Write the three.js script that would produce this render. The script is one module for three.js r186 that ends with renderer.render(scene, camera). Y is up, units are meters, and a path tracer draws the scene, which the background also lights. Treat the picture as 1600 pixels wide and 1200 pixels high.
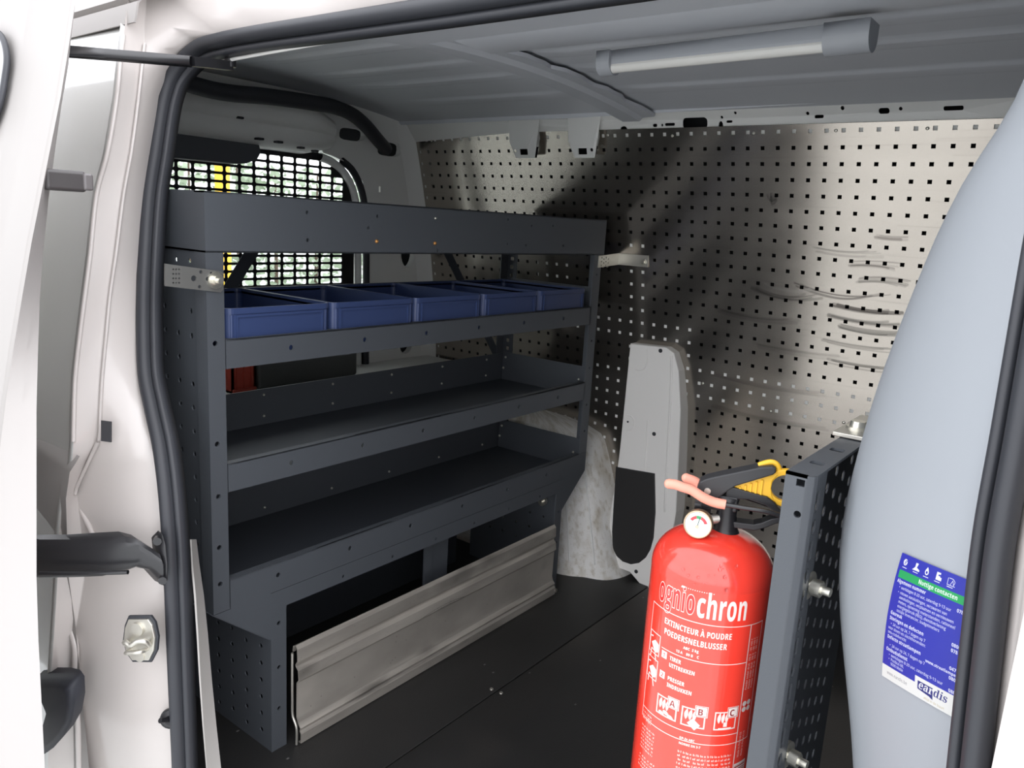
import * as THREE from 'three';
import { RoundedBoxGeometry } from 'three/addons/geometries/RoundedBoxGeometry.js';
import { mergeGeometries, mergeVertices, toCreasedNormals } from 'three/addons/utils/BufferGeometryUtils.js';

// ------------------------------------------------------------------ camera, sky, exposure
const scene = new THREE.Scene();
const W = 1600, H = 1200, F = 1213.68;
const CAM = new THREE.Vector3(1.17286, 1.06111, 2.03665);
const RIGHT = new THREE.Vector3(0.786644, 0.057079, -0.614763);
const UP = new THREE.Vector3(-0.169375, 0.977467, -0.125975);
const FWD = new THREE.Vector3(-0.59372, -0.203223, -0.778586);
const camera = new THREE.PerspectiveCamera(2 * Math.atan(H / 2 / F) * 180 / Math.PI, W / H, 0.02, 200);
camera.position.copy(CAM);
camera.quaternion.setFromRotationMatrix(new THREE.Matrix4().makeBasis(RIGHT, UP, FWD.clone().negate()));
scene.add(camera);

const renderer = new THREE.WebGLRenderer({ antialias: true });
renderer.toneMapping = THREE.LinearToneMapping;
renderer.toneMappingExposure = 3.1;
renderer.shadowMap.enabled = true;

let seed = 20240611;
const rnd = () => { seed = (seed * 1664525 + 1013904223) >>> 0; return seed / 4294967296; };
const hash = (x, y, z) => { let h = Math.imul(x, 374761393) + Math.imul(y, 668265263) + Math.imul(z, 2147483647 ^ 1274126177); h = Math.imul(h ^ (h >>> 13), 1274126177); return ((h ^ (h >>> 16)) >>> 0) / 4294967296; };
function noise3(x, y, z) {
  const xi = Math.floor(x), yi = Math.floor(y), zi = Math.floor(z), s = (t) => t * t * (3 - 2 * t);
  const a = s(x - xi), b = s(y - yi), c = s(z - zi), L = (p, q, t) => p + (q - p) * t;
  const g = (i, j, k) => hash(xi + i, yi + j, zi + k);
  return L(L(L(g(0, 0, 0), g(1, 0, 0), a), L(g(0, 1, 0), g(1, 1, 0), a), b), L(L(g(0, 0, 1), g(1, 0, 1), a), L(g(0, 1, 1), g(1, 1, 1), a), b), c);
}
const fbm = (x, y, z, n = 4) => { let v = 0, a = 0.5, t = 0; for (let i = 0; i < n; i++) { v += a * noise3(x, y, z); t += a; a /= 2; x *= 2.03; y *= 2.03; z *= 2.03; } return v / t; };
{ // overcast sky with a broad bright patch where the sun stands behind the cloud
  const w = 512, h = 256, d = new Float32Array(w * h * 4), sun = new THREE.Vector3(-0.72, 0.5, 0.48).normalize();
  for (let j = 0; j < h; j++) for (let i = 0; i < w; i++) {
    const el = (j + 0.5) / h * Math.PI - Math.PI / 2, az = (i + 0.5) / w * 2 * Math.PI;
    const v = [Math.cos(el) * Math.cos(az), Math.sin(el), Math.cos(el) * Math.sin(az)];
    const c = fbm(v[0] * 3 + 9, v[1] * 5 + 3, v[2] * 3 + 5, 5);
    const s = Math.max(0, v[0] * sun.x + v[1] * sun.y + v[2] * sun.z);
    let b = 0.95 * (0.86 + 0.28 * c) + 1.1 * Math.pow(s, 3);
    if (v[1] < 0) b = 0.4;
    const k = (j * w + i) * 4;
    d[k] = b * 0.99; d[k + 1] = b * 1.0; d[k + 2] = b * 1.05; d[k + 3] = 1;
  }
  const t = new THREE.DataTexture(d, w, h, THREE.RGBAFormat, THREE.FloatType);
  t.mapping = THREE.EquirectangularReflectionMapping; t.magFilter = THREE.LinearFilter; t.minFilter = THREE.LinearFilter; t.needsUpdate = true;
  scene.background = t; scene.environment = t;
}

// ------------------------------------------------------------------ helpers
const V = (x, y, z) => new THREE.Vector3(x, y, z);
const names = new Map();
function numbered(n) { const k = names.get(n) || 0; names.set(n, k + 1); return k ? n + '_' + String(k).padStart(3, '0') : n; }
function shadows(m) { m.castShadow = true; m.receiveShadow = true; return m; }
function clean(g) {
  if (g.index) g = g.toNonIndexed();
  for (const k of Object.keys(g.attributes)) if (!['position', 'normal', 'uv'].includes(k)) g.deleteAttribute(k);
  if (!g.attributes.normal) g.computeVertexNormals();
  if (!g.attributes.uv) g.setAttribute('uv', new THREE.BufferAttribute(new Float32Array(g.attributes.position.count * 2), 2));
  return g;
}
function obj(name, geoms, mat, parent = scene) {
  const list = (Array.isArray(geoms) ? geoms : [geoms]).map(clean);
  const m = shadows(new THREE.Mesh(list.length > 1 ? mergeGeometries(list) : list[0], mat));
  m.name = parent === scene ? numbered(name) : name; parent.add(m); return m;
}
function tag(o, label, category, group) { o.userData.label = label; o.userData.category = category; if (group) o.userData.group = group; return o; }
function thing(name, label, category, group, pos = [0, 0, 0]) {
  const g = new THREE.Group(); g.name = numbered(name); g.position.set(...pos); scene.add(g); return tag(g, label, category, group);
}
function struct(name, label) { const g = new THREE.Group(); g.name = numbered(name); g.userData.kind = 'structure'; if (label) g.userData.label = label; scene.add(g); return g; }
const at = (g, x, y, z) => { g.translate(x, y, z); return g; };
function box(x0, x1, y0, y1, z0, z1, r = 0) {
  const g = r ? new RoundedBoxGeometry(x1 - x0, y1 - y0, z1 - z0, 2, r) : new THREE.BoxGeometry(x1 - x0, y1 - y0, z1 - z0);
  return at(g, (x0 + x1) / 2, (y0 + y1) / 2, (z0 + z1) / 2);
}
function swap(g, fn, flip) {           // re-maps every vertex and recomputes winding and normals
  g = clean(g); const p = g.attributes.position, n = g.attributes.normal, u = g.attributes.uv;
  for (let i = 0; i < p.count; i++) { const q = fn(p.getX(i), p.getY(i), p.getZ(i)); p.setXYZ(i, q[0], q[1], q[2]); }
  if (flip) for (let i = 0; i < p.count; i += 3) for (const a of [p, u]) {
    const s = a.itemSize, A = a.array; for (let k = 0; k < s; k++) { const t = A[(i + 1) * s + k]; A[(i + 1) * s + k] = A[(i + 2) * s + k]; A[(i + 2) * s + k] = t; }
  }
  g.deleteAttribute('normal'); g.computeVertexNormals(); return g;
}
const circ = (cx, cy, r, n = 8, ry = r) => Array.from({ length: n }, (_, i) => [cx + r * Math.cos(i / n * 2 * Math.PI), cy + ry * Math.sin(i / n * 2 * Math.PI)]);
const rect = (x0, x1, y0, y1) => [[x0, y0], [x1, y0], [x1, y1], [x0, y1]];
function rrect(x0, x1, y0, y1, r, n = 4) {
  const o = []; for (const [cx, cy, a] of [[x1 - r, y0 + r, -90], [x1 - r, y1 - r, 0], [x0 + r, y1 - r, 90], [x0 + r, y0 + r, 180]])
    for (let i = 0; i <= n; i++) { const t = (a + 90 * i / n) * Math.PI / 180; o.push([cx + r * Math.cos(t), cy + r * Math.sin(t)]); }
  return o;
}
function shapeOf(pts, holes = []) {
  const s = new THREE.Shape(pts.map((p) => new THREE.Vector2(...p)));
  for (const h of holes) s.holes.push(new THREE.Path(h.map((p) => new THREE.Vector2(...p)))); return s;
}
function slab(pts, th, holes = [], bevel = 0) {
  return new THREE.ExtrudeGeometry(shapeOf(pts, holes), { depth: th, bevelEnabled: bevel > 0, bevelSize: bevel, bevelThickness: bevel, bevelSegments: 2, curveSegments: 8 });
}
const plateZ = (z0, th, pts, holes, b) => at(slab(pts, th, holes, b), 0, 0, z0);                                      // pts are [x, y]
const plateX = (x0, th, pts, holes, b) => swap(slab(pts, th, holes, b), (a, b2, c) => [x0 + c, b2, a], true);         // pts are [z, y]
const plateY = (y0, th, pts, holes, b) => swap(slab(pts, th, holes, b), (a, b2, c) => [a, y0 + c, b2], true);         // pts are [x, z]
// a ruled grid from rows of points, with smooth normals; th > 0 gives it a back face
function grid(rows, th = 0, uvs = 1) {
  const R = rows.length, C = rows[0].length, pos = [], uv = [], idx = [];
  for (let i = 0; i < R; i++) for (let j = 0; j < C; j++) { const p = rows[i][j]; pos.push(p.x, p.y, p.z); uv.push(j / (C - 1) * uvs, i / (R - 1) * uvs); }
  for (let i = 0; i + 1 < R; i++) for (let j = 0; j + 1 < C; j++) { const a = i * C + j, b = a + 1, c = a + C, d = c + 1; idx.push(a, b, c, b, d, c); }
  const g = new THREE.BufferGeometry();
  g.setAttribute('position', new THREE.Float32BufferAttribute(pos, 3)); g.setAttribute('uv', new THREE.Float32BufferAttribute(uv, 2)); g.setIndex(idx); g.computeVertexNormals();
  if (!th) return g;
  const n = g.attributes.normal, p2 = pos.slice(), N = R * C, id2 = idx.slice();
  for (let i = 0; i < N; i++) p2.push(pos[3 * i] - n.getX(i) * th, pos[3 * i + 1] - n.getY(i) * th, pos[3 * i + 2] - n.getZ(i) * th);
  for (let k = 0; k < idx.length; k += 3) id2.push(N + idx[k], N + idx[k + 2], N + idx[k + 1]);
  const edge = (a, b) => id2.push(a, N + a, b, b, N + a, N + b);
  for (let j = 0; j + 1 < C; j++) { edge(j + 1, j); edge((R - 1) * C + j, (R - 1) * C + j + 1); }
  for (let i = 0; i + 1 < R; i++) { edge(i * C, (i + 1) * C); edge((i + 2) * C - 1, (i + 1) * C - 1); }
  const h = new THREE.BufferGeometry(); h.setAttribute('position', new THREE.Float32BufferAttribute(p2, 3)); h.setAttribute('uv', new THREE.Float32BufferAttribute(uv.concat(uv), 2)); h.setIndex(id2);
  return toCreasedNormals(h, 0.6);
}
// a 2D profile [lateral, depth] swept along a path; lat(i) and dep(i) are its directions
function sweep(path, profile, lat, dep, closed = true) {
  const rows = path.map((p, i) => { const a = lat(i), b = dep(i), r = profile.map(([s, t]) => p.clone().addScaledVector(a, s).addScaledVector(b, t)); if (closed) r.push(r[0].clone()); return r; });
  return grid(rows);
}
function tube(pts, r, seg = 32, rad = 8) { return new THREE.TubeGeometry(new THREE.CatmullRomCurve3(pts), seg, r, rad, false); }
function rod(a, b, r, n = 10, r2 = r) {
  const d = b.clone().sub(a), g = new THREE.CylinderGeometry(r2, r, d.length(), n);
  g.applyQuaternion(new THREE.Quaternion().setFromUnitVectors(V(0, 1, 0), d.clone().normalize()));
  return at(g, (a.x + b.x) / 2, (a.y + b.y) / 2, (a.z + b.z) / 2);
}
function bar(a, b, w, t, side) {            // flat bar from a to b, w wide along side, t thick
  const d = b.clone().sub(a), L = d.length(), y = d.normalize(), z = V(0, 0, 0).crossVectors(y, side).normalize(), x = V(0, 0, 0).crossVectors(y, z).normalize();
  const g = new THREE.BoxGeometry(w, L, t); g.applyMatrix4(new THREE.Matrix4().makeBasis(x, y, V(0, 0, 0).crossVectors(x, y)));
  const m = a.clone().add(b).multiplyScalar(0.5); return at(g, m.x, m.y, m.z);
}
// photogrammetry: sight lines of the photograph met with real planes of the van
const ray = (u, v) => FWD.clone().addScaledVector(RIGHT, (u - W / 2) / F).addScaledVector(UP, -(v - H / 2) / F);
const onX = (u, v, x) => { const d = ray(u, v); return CAM.clone().addScaledVector(d, (x - CAM.x) / d.x); };
const onY = (u, v, y) => { const d = ray(u, v); return CAM.clone().addScaledVector(d, (y - CAM.y) / d.y); };
const onZ = (u, v, z) => { const d = ray(u, v); return CAM.clone().addScaledVector(d, (z - CAM.z) / d.z); };
// the curved side of the van (tumblehome): z of the far perforated wall at height y
const sideU = (y) => { let u = (0.867 - y) / 0.987; for (let i = 0; i < 4; i++) u = (0.867 - y - 0.1608 * 0.1474 * u * u) / 0.987; return u; };
const wallZ = (y) => { const u = sideU(y); return -0.1608 * u + 0.987 * 0.1474 * u * u; };
const wallP = (c, r, off = 0) => {          // column and row of the 38 mm hole raster
  const u = (r - 12) * 0.038, q = 0.1474 * u * u, dq = 2 * 0.1474 * u, n = Math.hypot(1, dq);
  const b = -u + off * dq / n, w = q + off / n;
  return V(0.038 * c - 0.0326, 0.867 + 0.987 * b - 0.1608 * w, 0.1608 * b + 0.987 * w);
};
const nearZ = (y) => 1.43 - wallZ(y) - 0.03;
const onNear = (u, v, dz = 0) => { let z = 1.42; for (let i = 0; i < 12; i++) z = nearZ(onZ(u, v, z).y) + dz; return onZ(u, v, z); };

// ------------------------------------------------------------------ textures and materials
function canvasTex(w, h, draw, srgb = true) {
  const c = document.createElement('canvas'); c.width = w; c.height = h; const x = c.getContext('2d'); draw(x, w, h);
  const t = new THREE.CanvasTexture(c); if (srgb) t.colorSpace = THREE.SRGBColorSpace; t.wrapS = t.wrapT = THREE.RepeatWrapping; t.anisotropy = 8; return t;
}
function dataTex(n, fn, srgb = false, m = n) {
  const d = new Uint8Array(n * m * 4);
  for (let j = 0; j < m; j++) for (let i = 0; i < n; i++) { const c = fn(i / n, j / m, i, j), k = (j * n + i) * 4; const a = Array.isArray(c) ? c : [c, c, c]; d[k] = a[0] * 255; d[k + 1] = a[1] * 255; d[k + 2] = a[2] * 255; d[k + 3] = 255; }
  const t = new THREE.DataTexture(d, n, m); t.magFilter = THREE.LinearFilter; t.minFilter = THREE.LinearMipmapLinearFilter; t.generateMipmaps = true; t.wrapS = t.wrapT = THREE.RepeatWrapping; if (srgb) t.colorSpace = THREE.SRGBColorSpace; t.needsUpdate = true; return t;
}
const std = (r, g, b, rough = 0.6, metal = 0, extra = {}) => { const m = new THREE.MeshPhysicalMaterial({ roughness: rough, metalness: metal, side: THREE.DoubleSide, ...extra }); m.color.setRGB(r, g, b); return m; };
const grain = dataTex(256, (u, v, i, j) => 0.5 + 0.5 * (hash(i, j, 3) - 0.5) * 0.9);
grain.repeat.set(6, 6);
const M = {
  paint: std(0.55, 0.51, 0.485, 0.38, 0, { clearcoat: 0.5, clearcoatRoughness: 0.12 }),  // exterior white, darkened in the colour to hold back the strong daylight
  skin: std(0.36, 0.342, 0.328, 0.5, 0, { specularIntensity: 0.35 }),  // the same exterior white, darkened further to offset the light on it
  inner: std(0.84, 0.84, 0.81, 0.5),  // interior white, kept lighter than outside to offset the dim light
  roof: std(0.62, 0.64, 0.675, 0.5),
  beam: std(0.56, 0.58, 0.615, 0.5),
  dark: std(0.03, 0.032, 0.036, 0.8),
  shelf: std(0.066, 0.073, 0.083, 0.48, 0, { bumpMap: grain, bumpScale: 0.0002 }),
  shelfDark: std(0.05, 0.056, 0.066, 0.55),
  rubber: std(0.028, 0.03, 0.036, 0.5),
  black: std(0.012, 0.012, 0.014, 0.38),
  blackMetal: std(0.016, 0.016, 0.018, 0.32, 0, { clearcoat: 0.3, clearcoatRoughness: 0.3 }),
  zinc: std(0.62, 0.6, 0.54, 0.38, 0.85),
  galv: std(0.17, 0.17, 0.16, 0.5, 0.5),
  bolt: std(0.72, 0.70, 0.62, 0.3, 0.9),
  bulk: std(0.285, 0.305, 0.328, 0.5, 0),
  blueBin: std(0.032, 0.052, 0.135, 0.42),
  red: std(0.76, 0.045, 0.028, 0.22, 0, { clearcoat: 0.8, clearcoatRoughness: 0.08 }),
  redCrate: std(0.50, 0.075, 0.05, 0.55),
  pink: std(0.85, 0.33, 0.24, 0.45),
  yellow: std(0.85, 0.48, 0.03, 0.45),
  whitePlastic: std(0.7, 0.7, 0.66, 0.5),
  glass: std(0.96, 0.985, 0.97, 0.02, 0, { transmission: 1, thickness: 0, ior: 1.5 }),
};
// brushed galvanised sheet: a soft cloudy grain changes how it shines, scuffs and rubbed-in dirt are streaks on it
const steelRough = dataTex(512, (u, v) => 0.13 + 0.09 * fbm(u * 8, v * 30, 1, 4) + 0.05 * fbm(u * 3 + 9, v * 3, 5, 3));
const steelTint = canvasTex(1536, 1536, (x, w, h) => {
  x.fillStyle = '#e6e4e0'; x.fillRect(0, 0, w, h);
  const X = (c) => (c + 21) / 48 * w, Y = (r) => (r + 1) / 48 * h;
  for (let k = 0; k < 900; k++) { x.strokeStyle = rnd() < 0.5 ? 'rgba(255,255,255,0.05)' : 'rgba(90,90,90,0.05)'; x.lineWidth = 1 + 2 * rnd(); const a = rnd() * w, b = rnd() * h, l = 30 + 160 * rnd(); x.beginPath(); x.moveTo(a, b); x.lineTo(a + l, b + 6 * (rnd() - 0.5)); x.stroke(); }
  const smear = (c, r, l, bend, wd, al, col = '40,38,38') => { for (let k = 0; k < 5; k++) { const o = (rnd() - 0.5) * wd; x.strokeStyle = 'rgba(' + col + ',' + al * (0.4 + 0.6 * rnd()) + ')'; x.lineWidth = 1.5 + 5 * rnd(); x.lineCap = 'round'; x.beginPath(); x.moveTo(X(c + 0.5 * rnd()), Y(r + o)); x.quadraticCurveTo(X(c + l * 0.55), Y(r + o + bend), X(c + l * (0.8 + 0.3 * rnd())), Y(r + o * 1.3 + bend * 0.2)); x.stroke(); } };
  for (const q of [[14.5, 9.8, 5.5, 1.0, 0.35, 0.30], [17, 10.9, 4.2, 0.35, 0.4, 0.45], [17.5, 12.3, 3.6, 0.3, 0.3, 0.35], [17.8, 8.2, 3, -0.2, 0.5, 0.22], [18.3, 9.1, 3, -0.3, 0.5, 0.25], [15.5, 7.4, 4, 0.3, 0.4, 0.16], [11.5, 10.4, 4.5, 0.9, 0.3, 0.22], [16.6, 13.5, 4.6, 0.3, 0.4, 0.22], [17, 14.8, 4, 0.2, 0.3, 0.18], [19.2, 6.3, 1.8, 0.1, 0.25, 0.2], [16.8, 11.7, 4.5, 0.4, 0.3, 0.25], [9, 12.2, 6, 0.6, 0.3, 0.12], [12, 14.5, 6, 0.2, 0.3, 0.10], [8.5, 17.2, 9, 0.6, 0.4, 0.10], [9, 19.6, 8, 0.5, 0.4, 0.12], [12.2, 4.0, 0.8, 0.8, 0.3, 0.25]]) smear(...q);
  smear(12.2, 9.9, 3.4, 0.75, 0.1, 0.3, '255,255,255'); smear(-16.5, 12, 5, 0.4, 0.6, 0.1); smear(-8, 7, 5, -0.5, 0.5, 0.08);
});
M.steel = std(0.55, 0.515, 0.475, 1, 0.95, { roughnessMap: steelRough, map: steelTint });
const aluTint = dataTex(512, (u, v) => { const n = fbm(u * 12, v * 6, 2, 5), d = fbm(u * 5 + 7, v * 5, 9, 4), sp = hash(Math.floor(u * 512), Math.floor(v * 512), 7) > 0.9985 ? 0.7 : 1; const scr = Math.abs(Math.abs(u - 0.55 - 0.06 * Math.sin(v * 9)) - 0.012 * v) < 0.0012 && v > 0.4 && v < 0.62 ? 0.55 : 1, s = (0.72 + 0.28 * n) * (d > 0.6 ? 1 - (d - 0.6) * 1.2 : 1) * sp * scr; return [s, s * 0.975, s * 0.94]; }, true);
M.alu = std(0.56, 0.55, 0.53, 0.48, 0.45, { map: aluTint });
const floorTint = dataTex(512, (u, v, i, j) => { const n = fbm(u * 6, v * 6, 3, 5), sp = hash(i >> 1, j >> 1, 11) > 0.9992 ? 2.6 : 1, du = Math.max(0, fbm(u * 3 + 4, v * 3, 6, 4) - 0.5); const s = (0.22 + 0.1 * n) * sp; return [Math.min(1, s + du * 0.5), Math.min(1, s + du * 0.42), Math.min(1, s + du * 0.36)]; }, true);
M.floor = std(0.32, 0.31, 0.30, 0.5, 0, { map: floorTint, bumpMap: grain, bumpScale: 0.0006 });

// ------------------------------------------------------------------ ground outside
{
  const t = dataTex(256, (u, v, i, j) => { const s = 0.5 + 0.25 * hash(i, j, 5) + 0.2 * fbm(u * 8, v * 8, 4); return [s, s, s * 0.98]; }, true); t.repeat.set(40, 40);
  const m = std(0.90, 0.92, 0.94, 0.9, 0, { map: t });
  const g = obj('ground', at(new THREE.BoxGeometry(60, 0.2, 60), 0, -0.65, 0), m); g.userData.kind = 'structure';
}
// ------------------------------------------------------------------ floor of the load space
{
  const fl = struct('floor');
  obj('floor_board', box(-0.86, 0.197, -0.018, 0, -0.12, 1.40, 0.002), M.floor, fl);
  obj('floor_board', box(0.2, 1.2, -0.018, 0, -0.12, 1.40, 0.002), M.floor, fl);
  for (const [u, v] of [[768, 1077], [783, 1083]]) { const p = onY(u, v, 0); obj('screw', at(new THREE.CylinderGeometry(0.004, 0.0045, 0.002, 12), p.x, 0.001, p.z), M.zinc, fl); }
  obj('floor_pan', box(-0.9, 1.25, -0.09, -0.02, -0.14, 1.44), M.dark, fl);
  obj('door_sill', grid([[V(-0.6, 0.0, 1.345), V(1.2, 0.0, 1.345)], [V(-0.6, 0.0, 1.44), V(1.2, 0.0, 1.44)], [V(-0.6, -0.1, 1.50), V(1.2, -0.1, 1.50)]].map((r) => r), 0.004), M.paint, fl);
}
// ------------------------------------------------------------------ roof
const roofY = (z) => 1.405 - 0.14 * Math.pow(z - 0.70, 2) * 0.9;
{
  const ce = struct('ceiling');
  const rows = [], zs = [];
  for (let z = 0.12; z <= 1.245; z += 0.006) zs.push(z);
  for (const z of zs) { // pressed swages run along the van
    let d = 0; for (const c of [0.33, 0.52, 0.66, 0.86, 1.0]) { const q = Math.abs(z - c); d -= 0.006 * Math.min(1, Math.max(0, (0.034 - q) / 0.014)); }
    const row = []; for (let x = -0.95; x <= 1.21; x += 0.09) { const end = Math.min(1, Math.max(0, (x + 0.55) / 0.1)) * Math.min(1, Math.max(0, Math.abs(x - 0.10) / 0.05 - 1.4)); row.push(V(x, roofY(z) + d * end, z)); }
    rows.push(row);
  }
  obj('roof_skin', grid(rows, 0.012), M.roof, ce);
  // roof bow across the van, wavy flanges along its right side
  const bow = [];
  for (let k = 0; k <= 30; k++) {
    const z = 0.15 + (1.2 - 0.15) * k / 30, y = roofY(z), w = 0.006 * Math.sin(k * 1.3) + 0.004 * Math.sin(k * 2.7 + 1);
    bow.push([[0.020, -0.008], [0.032, -0.015], [0.045, -0.016], [0.055, -0.026], [0.105, -0.026], [0.115, -0.017], [0.145 + w, -0.016], [0.146 + w, -0.008]].map(([x, d]) => V(x, y + d, z)));
  }
  obj('roof_bow', grid(bow, 0.004), M.beam, ce);
  // longitudinal rail carrying the lamp
  const lr = []; for (let k = 0; k <= 20; k++) { const x = 0.175 + 1.0 * k / 20; lr.push([[0.978, 0.0], [0.973, -0.022], [0.963, -0.028], [0.850, -0.030], [0.840, -0.026], [0.835, 0.0]].map(([z, d]) => V(x, roofY(0.88) + d - 0.004, z))); }
  obj('roof_rail', grid(lr, 0.003), M.beam, ce);
  // side rail over the sliding door: a curved closing panel
  const sr = []; for (let k = 0; k <= 24; k++) { const x = 0.12 + 1.1 * k / 24; sr.push([[1.275, 1.300], [1.262, 1.302], [1.23, 1.318], [1.18, 1.335], [1.11, 1.350], [1.05, 1.358], [0.988, 1.360], [0.983, 1.372]].map(([z, y]) => V(x, y, z))); }
  obj('side_rail', grid(sr, 0.004), M.beam, ce);
  const lip = [[345, 96], [420, 82], [600, 50], [900, 1], [1200, -46], [1500, -92]].map(([u, v]) => onNear(u, v, -0.03));
  obj('rail_lip', tube(lip, 0.003, 40, 8), M.inner, ce);
}

// ------------------------------------------------------------------ far side of the body
const far = struct('wall_far');
{
  // outer skin, coloured dark to stand for shade in the cavity behind the sheet
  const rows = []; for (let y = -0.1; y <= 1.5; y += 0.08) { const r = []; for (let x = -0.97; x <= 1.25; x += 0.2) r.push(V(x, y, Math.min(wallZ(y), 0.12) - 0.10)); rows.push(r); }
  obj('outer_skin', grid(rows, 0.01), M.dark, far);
  // upper rail with punched slots, between roof and sheet
  const P = (c, r) => wallP(c, r, 0.004);
  const rail = slab([[-21.4, -1.75], [29, -1.75], [29, 0.72], [-21.4, 0.72]], 0.08, [
    rrect(6.35, 8.15, -1.02, -0.3, 0.25), rrect(4.05, 4.4, -0.72, -0.5, 0.1), rrect(4.72, 4.86, -0.7, -0.52, 0.06), rrect(5.0, 5.75, -0.74, -0.54, 0.08),
    circ(9.1, -0.45, 0.16, 10, 0.3), rrect(9.5, 9.9, -0.78, -0.62, 0.07), circ(10.2, -1.2, 0.09), circ(9.2, -0.98, 0.09), circ(14.8, -1.02, 0.1), rrect(15.2, 15.75, -0.92, -0.72, 0.08), circ(16.9, -1.22, 0.11), rrect(18.9, 19.5, -1.15, -0.85, 0.14), circ(20.1, -1.08, 0.1), rrect(22.3, 23.3, -1.12, -0.9, 0.09),
    circ(1.7, -0.38, 0.3, 12, 0.25),
  ]);
  obj('upper_rail', swap(rail, (a, b, c) => { const p = wallP(a, b, -0.004); return [p.x, p.y, p.z - 0.003 + c * 0.03 + (b < -0.9 ? (-0.9 - b) * 0.030 : 0)]; }, true), M.inner, far);
  // headliner joint over the rail
  const j = []; for (let k = 0; k <= 30; k++) { const x = -0.8 + 2.0 * k / 30; { const e = 0.016 * Math.max(0, x + 0.1); j.push([V(x, 1.40, 0.16), V(x, 1.380 + e - 0.002 * Math.sin(k), 0.155), V(x, 1.356 + e, 0.150)]); } }
  obj('roof_flange', grid(j, 0.004), M.roof, far);
  // inner members right behind the sheet: their white paint shows through the holes
  const member = (c0, c1, r0, r1) => { const rr = []; for (let k = 0; k <= 8; k++) { const r = r0 + (r1 - r0) * k / 8, row = []; for (let i = 0; i <= 6; i++) row.push(wallP(c0 + (c1 - c0) * i / 6, r, -0.006)); rr.push(row); } return grid(rr, 0.004); };
  obj('inner_member', member(7, 27, 16.55, 19.5), M.inner, far);
  obj('inner_member', member(1.55, 3.45, 7.6, 14), M.inner, far);
  obj('inner_member', member(1.2, 7.4, 13.6, 32), M.inner, far);
  obj('inner_member', member(-6.6, 2.4, 13.5, 15.4), M.inner, far);
  obj('inner_member', member(-7, -3.4, 8, 14), M.inner, far);
  obj('inner_member', member(-1.4, 1.6, 17.6, 30), M.inner, far);
  // the two hanger brackets that reach down over the sheet
  for (const [c0, c1, cx] of [[-8.45, -5.45, -6.9], [-2.85, 0.05, -1.4]]) {
    const g = slab([[c0, -1.5], [c1, -1.5], [c1 - 0.15, 0.2], [c1 - 0.45, 1.42], [c0 + 0.7, 1.42], [c0 + 0.2, 0.2]], 1, [rect(cx - 0.38, cx + 0.38, 0.72, 1.18), circ(cx + (c0 < -5 ? -0.85 : 0.8), 0.85, 0.14)]);
    obj('hanger_bracket', swap(g, (a, b, c) => { const edge = Math.min(1, Math.max(0, Math.min(a - c0 - 0.3, c1 - 0.3 - a) / 0.5)); const p = wallP(a, b, 0.004 + 0.022 * Math.max(0, Math.min(1, (b + 1.2) / 1.6)) + 0.003 * c); return [p.x, p.y, p.z]; }, true), M.inner, far);
  }
}
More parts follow.
